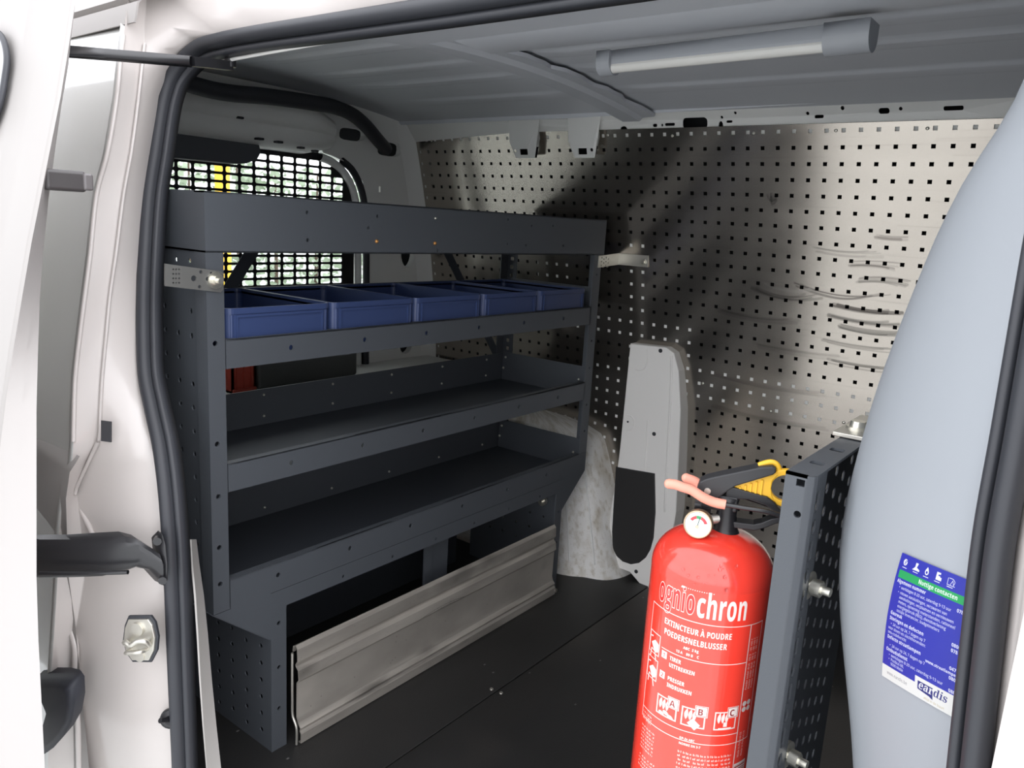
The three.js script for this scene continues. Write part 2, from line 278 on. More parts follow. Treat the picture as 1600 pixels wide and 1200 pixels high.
// the perforated sheet: every square hole is a hole
{
  const pitch = 0.038, hh = 0.0047 / pitch, th = 0.0015;
  const inside = (c, r) => {
    if (c < -20.6 || c > 27.5 || r < -0.42 || r > 31) return false;
    if (c < -18.3 && r < 1.75) { const dx = (-18.3 - c) / 2.3, dy = (1.75 - r) / 2.17; if (dx * dx + dy * dy > 1) return false; }
    if (r < 1.55) {
      const k = Math.max(0, (r - 0.1)) / 1.45;
      if (c > -8.45 + 0.75 * k && c < -5.75 - 0.5 * k) return false;
      if (c > -2.85 + 0.75 * k && c < -0.3 - 0.5 * k) return false;
    }
    if (c > 2.6 && c < 6.0 && r > 16.2) return false;
    if (c < -16.5 && r > 5.6 && r < 9.2) return true;
    return true;
  };
  const pos = [], nor = [], uv = [];
  const put = (c, r, o, n) => { const p = wallP(c, r, o); pos.push(p.x, p.y, p.z); nor.push(...n); uv.push((c + 21) / 48, 1 - (r + 1) / 48); };
  const nrm = (r, s) => { const u = (r - 12) * pitch, dq = 2 * 0.1474 * u, n = Math.hypot(1, dq), b = dq / n, w = 1 / n; return [0, s * (0.987 * b - 0.1608 * w), s * (0.1608 * b + 0.987 * w)]; };
  const quad = (c0, r0, c1, r1) => { for (const [s, o] of [[1, 0], [-1, -th]]) { const a = [[c0, r0], [c1, r0], [c1, r1], [c0, r0], [c1, r1], [c0, r1]]; if (s > 0) a.reverse(); for (const [c, r] of a) put(c, r, o, nrm(r, s)); } };
  const wallq = (c0, r0, c1, r1, n) => { for (const [c, r, o] of [[c0, r0, 0], [c1, r1, 0], [c1, r1, -th], [c0, r0, 0], [c1, r1, -th], [c0, r0, -th]]) put(c, r, o, n); };
  for (let r = 0; r <= 31; r++) for (let c = -21; c <= 28; c++) {
    let n = 0; for (let i = 0; i <= 4; i++) for (let j = 0; j <= 4; j++) n += inside(c - 0.5 + i / 4, r - 0.5 + j / 4) ? 1 : 0;
    if (!n) continue;
    const a = c - hh, b = c + hh, p = r - hh, q = r + hh;
    const holeHere = [[a, p], [b, p], [a, q], [b, q]].every(([x, y]) => inside(x, y) && inside(x - 0.12, y) && inside(x + 0.12, y));
    if (n === 25) {
      if (holeHere) { quad(c - 0.5, r - 0.5, c + 0.5, p); quad(c - 0.5, q, c + 0.5, r + 0.5); quad(c - 0.5, p, a, q); quad(b, p, c + 0.5, q); } else quad(c - 0.5, r - 0.5, c + 0.5, r + 0.5);
    } else {
      const S = 24; for (let i = 0; i < S; i++) { let run = -1; for (let j = 0; j <= S; j++) {
        const y0 = r - 0.5 + i / S, x = c - 0.5 + (j + 0.5) / S, yy = y0 + 0.5 / S;
        const ok = j < S && inside(x, yy) && !(holeHere && x > a && x < b && yy > p && yy < q);
        if (ok && run < 0) run = j; if (!ok && run >= 0) { quad(c - 0.5 + run / S, y0, c - 0.5 + j / S, y0 + 1 / S); run = -1; }
      } }
    }
    if (holeHere) { wallq(a, p, b, p, [0, -1, 0]); wallq(a, q, b, q, [0, 1, 0]); wallq(a, p, a, q, [1, 0, 0]); wallq(b, p, b, q, [-1, 0, 0]); }
  }
  const g = new THREE.BufferGeometry();
  g.setAttribute('position', new THREE.Float32BufferAttribute(pos, 3)); g.setAttribute('normal', new THREE.Float32BufferAttribute(nor, 3)); g.setAttribute('uv', new THREE.Float32BufferAttribute(uv, 2));
  const t = thing('perforated_sheet', 'large scuffed metal sheet with rows of small square holes lining the far side wall', 'wall panel');
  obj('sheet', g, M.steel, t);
  for (const [c, r] of [[16.55, 0], [21.6, 0], [0.4, -0.05], [11.4, 0.05], [5.6, 0.1], [-17.4, 0.05], [8.3, 17.95], [18.6, 18.9], [6.75, 20.5], [6.7, 25.2], [13.6, 19.1]]) {
    const p = wallP(c, r, 0), s = new THREE.SphereGeometry(0.0042, 10, 6); s.scale(1, 1, 0.5); obj('rivet', at(s, p.x, p.y, p.z), M.bolt, t);
  }
}
// exposed pillar base and wheel arch
{
  const pz = -0.008;
  const P = (u, v) => { const p = onZ(u, v, pz + 0.022); return [p.x, p.y]; };
  const out = [[986, 539], [1040, 545], [1051, 553], [1058, 580], [1061, 640], [1058, 720], [1054, 800], [1046, 850], [1030, 905], [1012, 925], [985, 893], [962, 884], [952, 850], [955, 800], [965, 740], [970, 700], [978, 620]].map((q) => P(...q));
  const pbm = std(0.92, 0.90, 0.86, 0.5), pb = obj('pillar_base', plateZ(pz - 0.04, 0.058, out, [], 0.004), pbm, far);
  const ins = [[964, 731], [1022, 741], [1023, 800], [1020, 840], [1015, 858], [1008, 870], [998, 878], [986, 880], [974, 876], [965, 868], [959, 856], [958, 830], [961, 780]].map((q) => P(...q));
  obj('pillar_trim', plateZ(pz + 0.019, 0.004, ins, [], 0.003), std(0.022, 0.021, 0.021, 0.6), pb);
  for (const [u, v, r] of [[981, 659, 0.003], [1022, 678, 0.006], [994, 893, 0.006], [1032, 548, 0.006]]) { const p = onZ(u, v, pz + 0.0225); obj('hole', at(new THREE.CylinderGeometry(r, r, 0.002, 12).rotateX(Math.PI / 2), p.x, p.y, p.z), M.dark, pb); }
  const ridge = (pts, r) => obj('swage', tube(pts.map(([u, v]) => onZ(u, v, pz + 0.0215)), r, 24, 6), pbm, pb);
  ridge([[1050, 556], [1049, 600], [1046, 660], [1042, 740], [1039, 800]], 0.004);
  ridge([[1012, 655], [1010, 700], [1008, 735]], 0.0022);
  ridge([[1011, 545], [1012, 560], [1008, 575], [1000, 579], [992, 577]], 0.0018);
  ridge([[980, 648], [988, 652], [991, 662], [986, 671], [979, 672]], 0.0018);
  // wheel arch: a pressed white box flaring at its base
  const rows = []; const top = 0.455;
  for (let k = 0; k <= 24; k++) {
    const t = k / 24, y = top * (t < 0.85 ? t / 0.85 * 0.9 : 0.9 + 0.1 * Math.sin((t - 0.85) / 0.15 * Math.PI / 2)), s = 1 - y / top, cap = t < 0.85 ? 1 : Math.cos((t - 0.85) / 0.15 * Math.PI / 2);
    const flare = 0.02 * Math.exp(-y / 0.05);
    const a = (0.30 + 0.155 * Math.pow(Math.max(s, 0), 0.75) + flare) * (0.35 + 0.65 * cap), b = (0.155 + 0.055 * Math.pow(Math.max(s, 0), 0.8) + flare) * (0.3 + 0.7 * cap), row = [];
    for (let i = 0; i <= 48; i++) { const ph = Math.PI * i / 48, e = 0.62, cx = Math.cos(ph), sx = Math.sin(ph); const z0 = -0.07;
      const bump = 0.012 * Math.exp(-Math.pow((ph - 0.75) / 0.16, 2)) * s;
      row.push(V(-0.36 + (a - bump) * Math.sign(cx) * Math.pow(Math.abs(cx), e), y, z0 + (b - bump) * Math.pow(Math.max(0, sx), e))); }
    rows.push(row);
  }
  const arch = obj('wheel_arch', grid(rows), std(0.78, 0.765, 0.73, 0.6, 0, { map: dataTex(512, (u, v, i, j) => { const d = Math.max(0, fbm(u * 60, v * 26, 3, 5) - 0.5) * 0.55 + Math.max(0, fbm(u * 14 + 3, v * 6, 7, 4) - 0.56) * 0.7 + (hash(i, j, 2) > 0.99 ? 0.3 : 0); return [1 - d * 0.7, 1 - d * 0.8, 1 - d]; }, true) }), far);
  for (const col of [34, 39]) obj('weld_seam', tube(rows.slice(2, 21).map((r) => r[48 - col].clone().add(V(0.001, 0, 0.001))), 0.0022, 40, 6), M.inner, arch);
}

// ------------------------------------------------------------------ rear doors with window, header, pillar
{
  const rear = struct('wall_rear');
  // far rear pillar, in the plane of the door opening, pierced by oval holes
  const X0 = -0.80, Q = (u, v) => { const p = onX(u, v, X0); return [p.z, p.y]; };
  const oval = (cu, cv, ru, rv, a) => Array.from({ length: 16 }, (_, i) => { const t = -i / 16 * 2 * Math.PI, e = 0.6, x = Math.sign(Math.cos(t)) * Math.pow(Math.abs(Math.cos(t)), e) * ru, y = Math.sign(Math.sin(t)) * Math.pow(Math.abs(Math.sin(t)), e) * rv; return Q(cu + x * Math.cos(a) - y * Math.sin(a), cv + x * Math.sin(a) + y * Math.cos(a)); });
  const pil = [[577, 640], [577, 345], [574, 312], [566, 282], [552, 262], [538, 252], [520, 243], [505, 238], [490, 205], [470, 160], [560, 165], [680, 190], [690, 212], [682, 225], [676, 250], [676, 640]].map((q) => Q(...q));
  obj('rear_pillar', plateX(X0 - 0.02, 0.02, pil, [oval(550, 210, 21, 11, 0.12), oval(608, 233, 19, 12, 0.1), rect(...[Q(595, 291)[0], Q(591, 291)[0], Q(593, 301)[1], Q(593, 290)[1]]), circ(...Q(637, 395), 0.034, 20, 0.052), circ(...Q(634, 538), 0.032, 20, 0.035)], 0.002), M.inner, rear);
  obj('dark_backing', box(-0.96, -0.95, -0.1, 1.40, -0.1, 0.14), M.dark, rear);
  // side return of the pillar between its face and the perforated sheet
  const ret = []; for (let y = 0; y <= 1.36; y += 0.08) ret.push([V(X0 + 0.001, y, wallZ(y) + 0.05), V(X0 + 0.012, y, wallZ(y) + 0.02), V(X0 + 0.03, y, wallZ(y) + 0.002), V(X0 + 0.05, y, wallZ(y) - 0.012)]);
  obj('dark_backing', [box(-0.88, -0.85, 1.245, 1.40, 0.05, 0.47), box(-0.862, -0.856, 0.2, 1.245, -0.05, 0.205)], M.dark, rear);  // added dark boxes, so the pillar holes look shaded inside
  obj('pillar_return', grid(ret, 0.004), M.inner, rear);
  // white inner flange of the door opening and its dark seal
  obj('opening_flange', tube([[559, 640], [559, 560], [559, 460], [558, 350], [555, 312], [548, 288], [536, 268], [520, 254], [500, 245]].map(([u, v]) => onX(u, v, -0.795)), 0.0125, 40, 10), M.inner, rear);
  obj('opening_seal', tube([[572, 640], [571, 560], [572, 460], [571, 350], [568, 312], [560, 284], [548, 263], [534, 251]].map(([u, v]) => onX(u, v, -0.79)), 0.0115, 40, 8), M.rubber, rear);
  // header above the rear doors: a round pressed beam
  const hp = [[0.0, 0.078], [0.05, 0.076], [0.078, 0.060], [0.088, 0.035], [0.086, 0.012], [0.076, 0.002], [0.078, -0.016], [0.070, -0.036], [0.045, -0.052], [0.0, -0.056]];
  const hd = []; for (let k = 0; k <= 20; k++) { const z = 0.46 + 0.92 * k / 20, e = k < 2 ? 0.6 + 0.2 * k : 1, r = new THREE.CatmullRomCurve3(hp.map(([x, y]) => V(-0.80 + x * e, 1.283 + y * e, z))).getPoints(30); hd.push(r); }
  obj('header_beam', grid(hd, 0.004), M.inner, rear);
  obj('header_fill', box(-0.95, -0.80, 1.24, 1.40, 0.48, 1.42), M.inner, rear);
  for (const [u, v, w] of [[373, 184, 0.02], [470, 231, 0.016], [435, 222, 0.02], [405, 217, 0.02], [492, 236, 0.014]]) { const p = onX(u, v, -0.72); obj('slot', at(new RoundedBoxGeometry(0.02, 0.006, w, 2, 0.002), p.x, p.y, p.z), M.dark, rear); }
  const door = struct('door_1');
  // rear door: inner panel below the glass, dark frame round the glass
  const zA = 0.12, zB = 1.40, zM = 0.845;
  const win = rrect(0.19, 1.36, 0.76, 1.235, 0.06);
  obj('door_frame', plateX(-0.885, 0.03, [[zA, -0.08], [zB, -0.08], [zB, 1.26], [zA, 1.26]], [win], 0.003), M.dark, door);
  obj('window_pane', box(-0.875, -0.870, 0.75, 1.245, 0.17, 1.37), M.glass, door);
  obj('inner_panel', plateX(-0.855, 0.03, [[0.13, 0.0], [1.40, 0.0], [1.40, 0.755], [0.13, 0.755]], [], 0.006), M.dark, door);
  // ledge across the back
  obj('ledge', box(-0.80, -0.45, 0.535, 0.565, -0.02, 1.36, 0.004), M.inner, rear);
  // guard of stamped steel in front of the window
  const holes = [], X1 = -0.80;
  for (let r = 0; r < 18; r++) for (let c = 0; c < 23; c++) {
    const z0 = 0.386 + c * 0.0462, y0 = 0.818 + r * 0.0222, z1 = z0 + 0.0378, y1 = y0 + 0.0152;
    if (z1 > 1.37) continue;
    const corner = (z, y) => { const dz = 0.46 - z, dy = y - 1.15; return dz > 0 && dy > 0 && (dz / 0.085) ** 2 + (dy / 0.065) ** 2 > 1; };
    if (corner(z0, y1) || y1 > 1.215) continue;
    holes.push(rrect(z0, z1, y0, y1, 0.003, 1));
  }
  const ol = [ [1.40, 0.80], [1.40, 1.235], [0.50, 1.235], [0.44, 1.228], [0.39, 1.205], [0.36, 1.175], [0.345, 1.13], [0.338, 1.07], [0.335, 0.80]];
  tag(obj('window_guard', plateX(X1, 0.002, ol, holes), M.black), 'black stamped metal grille of small rectangles over the rear door window', 'grille');
  const bl = thing('brake_light_cover', 'dark grey plastic cover hanging above the rear window at the left', 'cover');
  const bp = [[255, 205], [403, 229], [405, 238], [400, 247], [385, 253], [370, 254], [300, 247], [255, 243]].map(([u, v]) => { const p = onX(u, v, -0.75); return [p.z, p.y]; });
  obj('cover', plateX(-0.79, 0.04, bp, [], 0.004), std(0.075, 0.08, 0.09, 0.6), bl);
  // cable loom under the roof that dives into the pillar
  const lm = [[240, 108], [300, 132], [350, 144], [420, 151], [490, 161], [525, 168], [552, 180], [572, 197], [590, 218], [604, 234]].map(([u, v], i) => onX(u, v, i < 8 ? -0.62 - 0.018 * i : -0.775 - 0.03 * (i - 8)));
  tag(obj('cable_loom', tube(lm, 0.021, 60, 10), M.rubber), 'black taped cable loom running under the roof into an oval hole in the rear pillar', 'cable');
}
// ------------------------------------------------------------------ things standing on the ledge behind the shelves
{
  const c = thing('red_crate', 'dark red ribbed plastic crate behind the shelves near the left post', 'crate');
  const z0 = 0.80, z1 = 0.872, x0 = -0.80, x1 = -0.66, y0 = 0.566, y1 = 0.74;
  obj('side', [box(x0, x1, y0, y1, z0, z0 + 0.006), box(x0, x1, y0, y1, z1 - 0.006, z1), box(x1 - 0.006, x1, y0, y1, z0, z1), box(x0, x0 + 0.006, y0, y1, z0, z1)], M.redCrate, c);
  obj('bottom', box(x0, x1, y0, y0 + 0.006, z0, z1), M.redCrate, c);
  for (let k = 0; k < 3; k++) obj('rib', box(x1 - 0.001, x1 + 0.004, y0 + 0.01, y1 - 0.01, z0 + 0.012 + k * 0.022, z0 + 0.016 + k * 0.022), M.redCrate, c);
  obj('rim', box(x1 - 0.002, x1 + 0.007, y1 - 0.014, y1, z0 - 0.004, z1 + 0.004, 0.002), M.redCrate, c);
  obj('foot_edge', box(x1 - 0.004, x1 + 0.006, y0, y0 + 0.012, z0, z1, 0.002), M.redCrate, c);
  const b = thing('storage_case', 'dark grey flat box standing behind the shelves beside the red crate', 'case');
  const gm = std(0.10, 0.105, 0.10, 0.6);
  obj('body', box(-0.80, -0.66, 0.566, 0.735, 0.435, 0.79, 0.008), gm, b);
  obj('lid', box(-0.803, -0.656, 0.737, 0.775, 0.432, 0.793, 0.008), gm, b);
}

// ------------------------------------------------------------------ shelving unit
const ZL = 1.336, ZR = 0.113;   // near and far ends of the shelving unit
{
  const t = thing('shelving_unit', 'dark grey steel shelving with three trays and a deep top fascia', 'shelving');
  const S = M.shelf, xb = -0.34;
  const holesZ = (z0, z1, y, n, r = 0.0035) => Array.from({ length: n }, (_, i) => circ(z0 + (z1 - z0) * (i + 0.5) / n, y, r, 8));
  // front posts with a folded return
  obj('post', [plateX(-0.004, 0.004, rect(1.304, ZL, 0.345, 0.985), [[0.835, 0.66, 0.565, 0.47, 0.40].map((y) => circ(1.322, y, 0.0048, 8))].flat()), box(-0.034, -0.004, 0.345, 0.985, ZL - 0.003, ZL), box(-0.02, -0.004, 0.345, 0.985, 1.304, 1.307)], S, t);
  obj('post', [plateX(-0.004, 0.004, rect(ZR, 0.152, 0.403, 0.985), [0.93, 0.74, 0.66, 0.55, 0.47].map((y) => circ(0.132, y, 0.0038, 8))), plateZ(ZR, 0.003, rect(-0.036, -0.004, 0.345, 0.985), Array.from({ length: 15 }, (_, i) => rrect(-0.026, -0.014, 0.37 + i * 0.04, 0.382 + i * 0.04, 0.002, 1)))], S, t);
  // rear posts
  for (const z of [ZR, ZL - 0.034]) obj('rear_post', [plateZ(z, 0.003, rect(xb, xb + 0.04, 0.345, 1.08), Array.from({ length: 28 }, (_, i) => rrect(xb + 0.014, xb + 0.027, 0.36 + i * 0.0255, 0.371 + i * 0.0255, 0.002, 1))), box(xb, xb + 0.003, 0.345, 1.08, z, z + 0.034)], S, t);
  // perforated near side panel
  const sh = []; for (let r = 0; r < 15; r++) for (let c = 0; c < 7; c++) if ((r * 7 + c * 3) % 11 !== 0) sh.push(circ(-0.305 + c * 0.042, 0.38 + r * 0.042, 0.0052, 8));
  obj('side_panel', plateZ(ZL - 0.005, 0.0025, [[xb, 0.345], [-0.006, 0.345], [-0.006, 1.083], [xb, 1.083]], sh), S, t);
  // fascia on top with its far return
  const fh = []; for (const [u, v] of [[480, 332], [590, 338], [481, 375], [684, 391], [794, 343], [831, 353], [864, 353], [793, 381], [822, 383], [880, 384], [576, 356]]) { const p = onX(u, v, 0); fh.push(circ(p.z, p.y, 0.0036, 8)); }
  obj('fascia', [plateX(-0.004, 0.004, rect(ZR - 0.012, ZL, 0.985, 1.083), fh), box(-0.03, 0, 1.080, 1.083, ZR, ZL), box(-0.02, 0, 0.985, 0.988, ZR, ZL)], S, t);
  obj('top_side', box(xb, -0.004, 0.985, 1.083, ZR - 0.012, ZR - 0.009), S, t);
  obj('top_side', box(xb, -0.004, 0.985, 1.083, ZL - 0.003, ZL), S, t);
  obj('top_shelf', [box(xb, -0.004, 0.985, 0.988, ZR - 0.01, ZL), box(xb, xb + 0.003, 0.985, 1.083, ZR, ZL)], S, t);
  for (const [u, v] of [[588, 377], [679, 380]]) { const p = onX(u, v, 0); obj('rivet', at(new THREE.SphereGeometry(0.004, 10, 6), p.x + 0.001, p.y, p.z), std(0.5, 0.25, 0.08, 0.4, 0.6), t); }
  { const p = onX(680, 341, 0); obj('rivet', at(new THREE.SphereGeometry(0.003, 10, 6), p.x + 0.001, p.y, p.z), M.bolt, t); }
  // three trays: pan, front lip, back and side walls
  for (const [y0, y1, back, nh, hy] of [[0.789, 0.840, 0.889, 6, 0.5], [0.568, 0.620, 0.655, 6, 0.5], [0.344, 0.402, 0.435, 6, 0.55]]) {
    const a = ZR + 0.034, b = ZL - 0.034;
    const lz = (z) => z;
    const tray = new THREE.Group(); tray.name = 'tray'; t.add(tray);
    obj('pan', box(xb, -0.002, y0, y0 + 0.003, ZR + 0.004, ZL - 0.008), M.shelfDark, tray);
    obj('front_lip', [plateX(-0.003, 0.003, rect(a + (y0 < 0.4 ? -0.034 : 0), b, y0, y1), Array.from({ length: nh }, (_, i) => circ(1.17 - i * 0.177 + (y0 < 0.4 ? 0.03 : 0), y0 + (y1 - y0) * hy, 0.0050, 8))), box(-0.016, 0, y1 - 0.003, y1, a, b)], S, tray);
    obj('back_wall', box(xb + 0.004, xb + 0.007, y0, back, ZR + 0.004, ZL - 0.008), S, tray);
    obj('side_wall', box(xb + 0.01, -0.02, y0, back + 0.004, ZR + 0.006, ZR + 0.009), S, tray);
    obj('side_wall', box(xb + 0.01, -0.02, y0, back + 0.004, ZL - 0.012, ZL - 0.009), S, tray);
    if (y0 < 0.6) for (let k = 0; k < 6; k++) for (const dy of [0.018, 0.068]) {
      if (y0 < 0.4 && dy > 0.06) continue;
      const s = new THREE.SphereGeometry(0.0034, 8, 6); obj('rivet', at(s, xb + 0.0075, y0 + dy + 0.005, 0.20 + k * 0.2), M.bolt, tray);
    }
    if (y0 < 0.6) for (const [x, dy] of [[-0.318, 0.075], [-0.325, 0.04], [-0.04, 0.05]]) obj('rivet', at(new THREE.SphereGeometry(0.004, 8, 6), x, y0 + dy, ZR + 0.0095), M.bolt, tray);
  }
  obj('lower_back', box(xb + 0.003, xb + 0.005, 0.0, 0.56, 0.30, ZL - 0.01), M.shelfDark, t);
  // lower frame: rail, legs, gussets, sides and the strut in the middle
  const legL = [1.182, 1.217], legR = [0.225, 0.258];
  obj('lower_rail', [plateX(-0.003, 0.003, rect(legR[1], legL[0], 0.306, 0.343), Array.from({ length: 7 }, (_, i) => circ(1.04 - i * 0.14, 0.318, 0.0036, 8)))], S, t);
  obj('leg', [plateX(-0.004, 0.004, rect(legL[0], legL[1], 0.0, 0.343), [0.275, 0.18, 0.09].map((y) => circ(1.199, y, 0.0045, 8))), box(-0.02, -0.004, 0, 0.343, legL[0], legL[0] + 0.003)], S, t);
  obj('leg', [plateX(-0.004, 0.004, rect(legR[0], legR[1], 0.0, 0.343), [0.245, 0.15].map((y) => circ(0.240, y, 0.004, 8))), box(-0.03, -0.004, 0, 0.343, legR[0], legR[0] + 0.003)], S, t);
  obj('gusset', plateX(-0.004, 0.004, [[legL[1], 0.246], [ZL, 0.344], [legL[1], 0.344]]), S, t);
  obj('gusset', plateX(-0.004, 0.004, [[ZR, 0.344], [legR[0], 0.246], [legR[0], 0.344]]), S, t);
  const ls = []; for (let r = 0; r < 6; r++) for (let c = 0; c < 5; c++) ls.push(circ(-0.035 - c * 0.05, 0.035 + r * 0.037 - (c % 2) * 0.008, 0.0055, 8));
  obj('lower_side', plateZ(legL[1] - 0.003, 0.0025, [[xb, 0], [-0.004, 0], [-0.004, 0.246], [xb, 0.246]], ls), S, t);
  obj('lower_side', grid([[V(-0.004, 0.246, legL[1]), V(xb, 0.246, legL[1])], [V(-0.004, 0.344, ZL), V(xb, 0.344, ZL)]], 0.002), S, t);
  const ls2 = []; for (let r = 0; r < 4; r++) for (let c = 0; c < 5; c++) ls2.push(circ(-0.06 - c * 0.05, 0.12 + r * 0.045, 0.004, 6));
  obj('lower_side', plateZ(legR[0], 0.0025, [[xb, 0], [-0.004, 0], [-0.004, 0.344], [xb, 0.344]], ls2), S, t);
  obj('strut', [box(-0.063, -0.05, 0.0, 0.343, 0.66, 0.735), box(-0.05, -0.046, 0.0, 0.343, 0.722, 0.745)], M.shelf, t);
  { const p = V(-0.06, 0.262, 0.232); obj('bolt', [rod(p, p.clone().add(V(0, 0, 0.012)), 0.014, 16), rod(p, p.clone().add(V(0, 0, 0.02)), 0.008, 6)], M.bolt, t); }
  // flat diagonal braces at the back
  obj('brace', bar(onX(352, 462, xb - 0.004), onX(352 + 80, 462 - 132, xb - 0.004), 0.030, 0.002, V(0, 0, 1)), M.shelfDark, t);
  obj('brace', bar(onX(692, 380, xb - 0.004), onX(786, 575, xb - 0.004), 0.026, 0.002, V(0, 0, 1)), M.shelfDark, t);
}
// blue bins in the top tray
{
  const zs = [1.300, 1.070, 0.848, 0.621, 0.394, 0.166];
  const ids = ['blue plastic shelf bin at the left end of the bin row, the largest in view', 'second blue plastic bin from the left end of the bin row', 'middle blue plastic bin of the row of five in the top tray', 'fourth blue plastic bin, second from the right end of the row', 'dark blue plastic bin at the right end of the bin row'];
  const w = 0.221, L = 0.30, y0 = 0, h = 0.098, th = 0.0025;
  let proto;
  for (let k = 0; k < 5; k++) {
    let b;
    if (!k) {
      b = proto = thing('storage_bin', ids[0], 'bin', 'blue bins in a row on the top tray');
      const out = rrect(-w / 2, w / 2, 0, L, 0.014, 5).map(([z, x]) => [-x, z]);
      const inn = rrect(-w / 2 + th, w / 2 - th, th, L - th, 0.012, 5).map(([z, x]) => [-x, z]).reverse();
      obj('shell', [plateY(y0, h - 0.006, out, [inn]), plateY(y0, 0.003, out)], M.blueBin, b);
      obj('rim', plateY(h - 0.010, 0.010, rrect(-w / 2 - 0.0015, w / 2 + 0.0015, -0.0015, L + 0.0015, 0.015, 5).map(([z, x]) => [-x, z]), [inn]), M.blueBin, b);
      obj('label_frame', plateX(-0.0005, 0.003, rect(-w / 2 + 0.018, w / 2 - 0.018, 0.042, h - 0.012), [rect(-w / 2 + 0.021, w / 2 - 0.021, 0.045, h - 0.016)]), M.blueBin, b);
      for (const s of [-1, 1]) obj('corner_rib', at(new THREE.CylinderGeometry(0.004, 0.004, h - 0.012, 10), -0.003, (h - 0.012) / 2, s * (w / 2 - 0.011)), M.blueBin, b);
    } else { b = proto.clone(); b.name = numbered('storage_bin'); scene.add(b); }
    b.position.set(-0.008, 0.793, (zs[k] + zs[k + 1]) / 2);
    b.userData = { label: ids[k], category: 'bin', group: 'blue bins in a row on the top tray' };
  }
}
// aluminium kick board across the foot of the shelves
{
  const t = thing('kick_board', 'dented bare aluminium board closing the foot of the shelving', 'board');
  // profile in the x, y plane: rolled top, groove, face, outward lip at the bottom
  const pr = [[-0.004, 0.196], [-0.002, 0.208], [0.004, 0.212], [0.008, 0.206], [0.009, 0.180], [0.003, 0.171], [0.004, 0.166], [0.011, 0.160], [0.013, 0.140], [0.007, 0.132], [0.006, 0.055], [0.010, 0.042], [0.018, 0.034], [0.016, 0.028], [0.020, 0.022], [0.020, 0.003], [0.014, 0.003]];
  const rows = []; for (let k = 0; k <= 16; k++) { const z = 0.262 + (1.163 - 0.262) * k / 16; rows.push(pr.map(([x, y]) => V(x, y, z))); }
  const g = toCreasedNormals(grid(rows, 0.0025, 1), 0.35);
  obj('board', g, M.alu, t);
  obj('end_strip', [tube([V(0.004, 0.2, 1.171), V(0.004, 0.10, 1.171), V(0.006, 0.06, 1.171), V(0.017, 0.042, 1.171), V(0.018, 0.002, 1.171)], 0.003, 30, 6)], M.zinc, t);
  obj('screw', rod(V(0.012, 0.012, 0.258), V(0.024, 0.012, 0.258), 0.006, 10), M.bolt, t);
}
// brackets that tie the shelving to the body
{
  const t = thing('mounting_bracket', 'grey perforated bracket with a bolt across the left shelving post', 'bracket');
  const p = (u, v) => { const q = onX(u, v, 0.003); return [q.z, q.y]; };
  const out = [p(258, 412), p(346, 424), p(350, 429), p(349, 452), p(345, 457), p(258, 447)];
  const hs = [[303, 435, 0.005], [314, 425, 0.003], [312, 448, 0.003], [325, 436, 0.004], [330, 427, 0.0025]].map(([u, v, r]) => circ(...p(u, v), r, 8));
  for (let i = 0; i < 3; i++) for (let j = 0; j < 4; j++) hs.push(circ(...p(271 + i * 4.5, 421 + j * 7), 0.0018, 6));
  obj('strap', plateX(0.0, 0.003, out, hs), M.galv, t);
  const b = onX(336, 438, 0.003);
  obj('bolt', [rod(b, b.clone().add(V(0.003, 0, 0)), 0.014, 20), rod(b, b.clone().add(V(0.011, 0, 0)), 0.009, 6), rod(b, b.clone().add(V(0.018, 0, 0)), 0.005, 10)], M.bolt, t);
  const t2 = thing('mounting_bracket', 'pale zinc angle bracket joining the right shelving post to the perforated wall', 'bracket');
  const a = V(0, 0.965, 0.13);
  const h2 = []; for (let i = 0; i < 4; i++) for (let j = 0; j < 3; j++) h2.push(circ(0.118 - i * 0.012, 0.956 + j * 0.011 - (i % 2) * 0.004, 0.0024, 6));
  obj('strap', [plateX(0.001, 0.003, [[0.134, 0.950], [0.134, 0.983], [0.020, 0.991], [0.020, 0.958]], h2), grid([[V(0.001, 0.991, 0.022), V(0.10, 0.991, 0.021)], [V(0.001, 0.958, 0.020), V(0.10, 0.958, 0.018)]], 0.003)], M.zinc, t2);
  obj('bolt', [rod(V(0.086, 0.972, 0.018), V(0.086, 0.972, 0.026), 0.009, 12), rod(V(0.086, 0.972, 0.018), V(0.086, 0.972, 0.031), 0.006, 6)], M.bolt, t2);
}

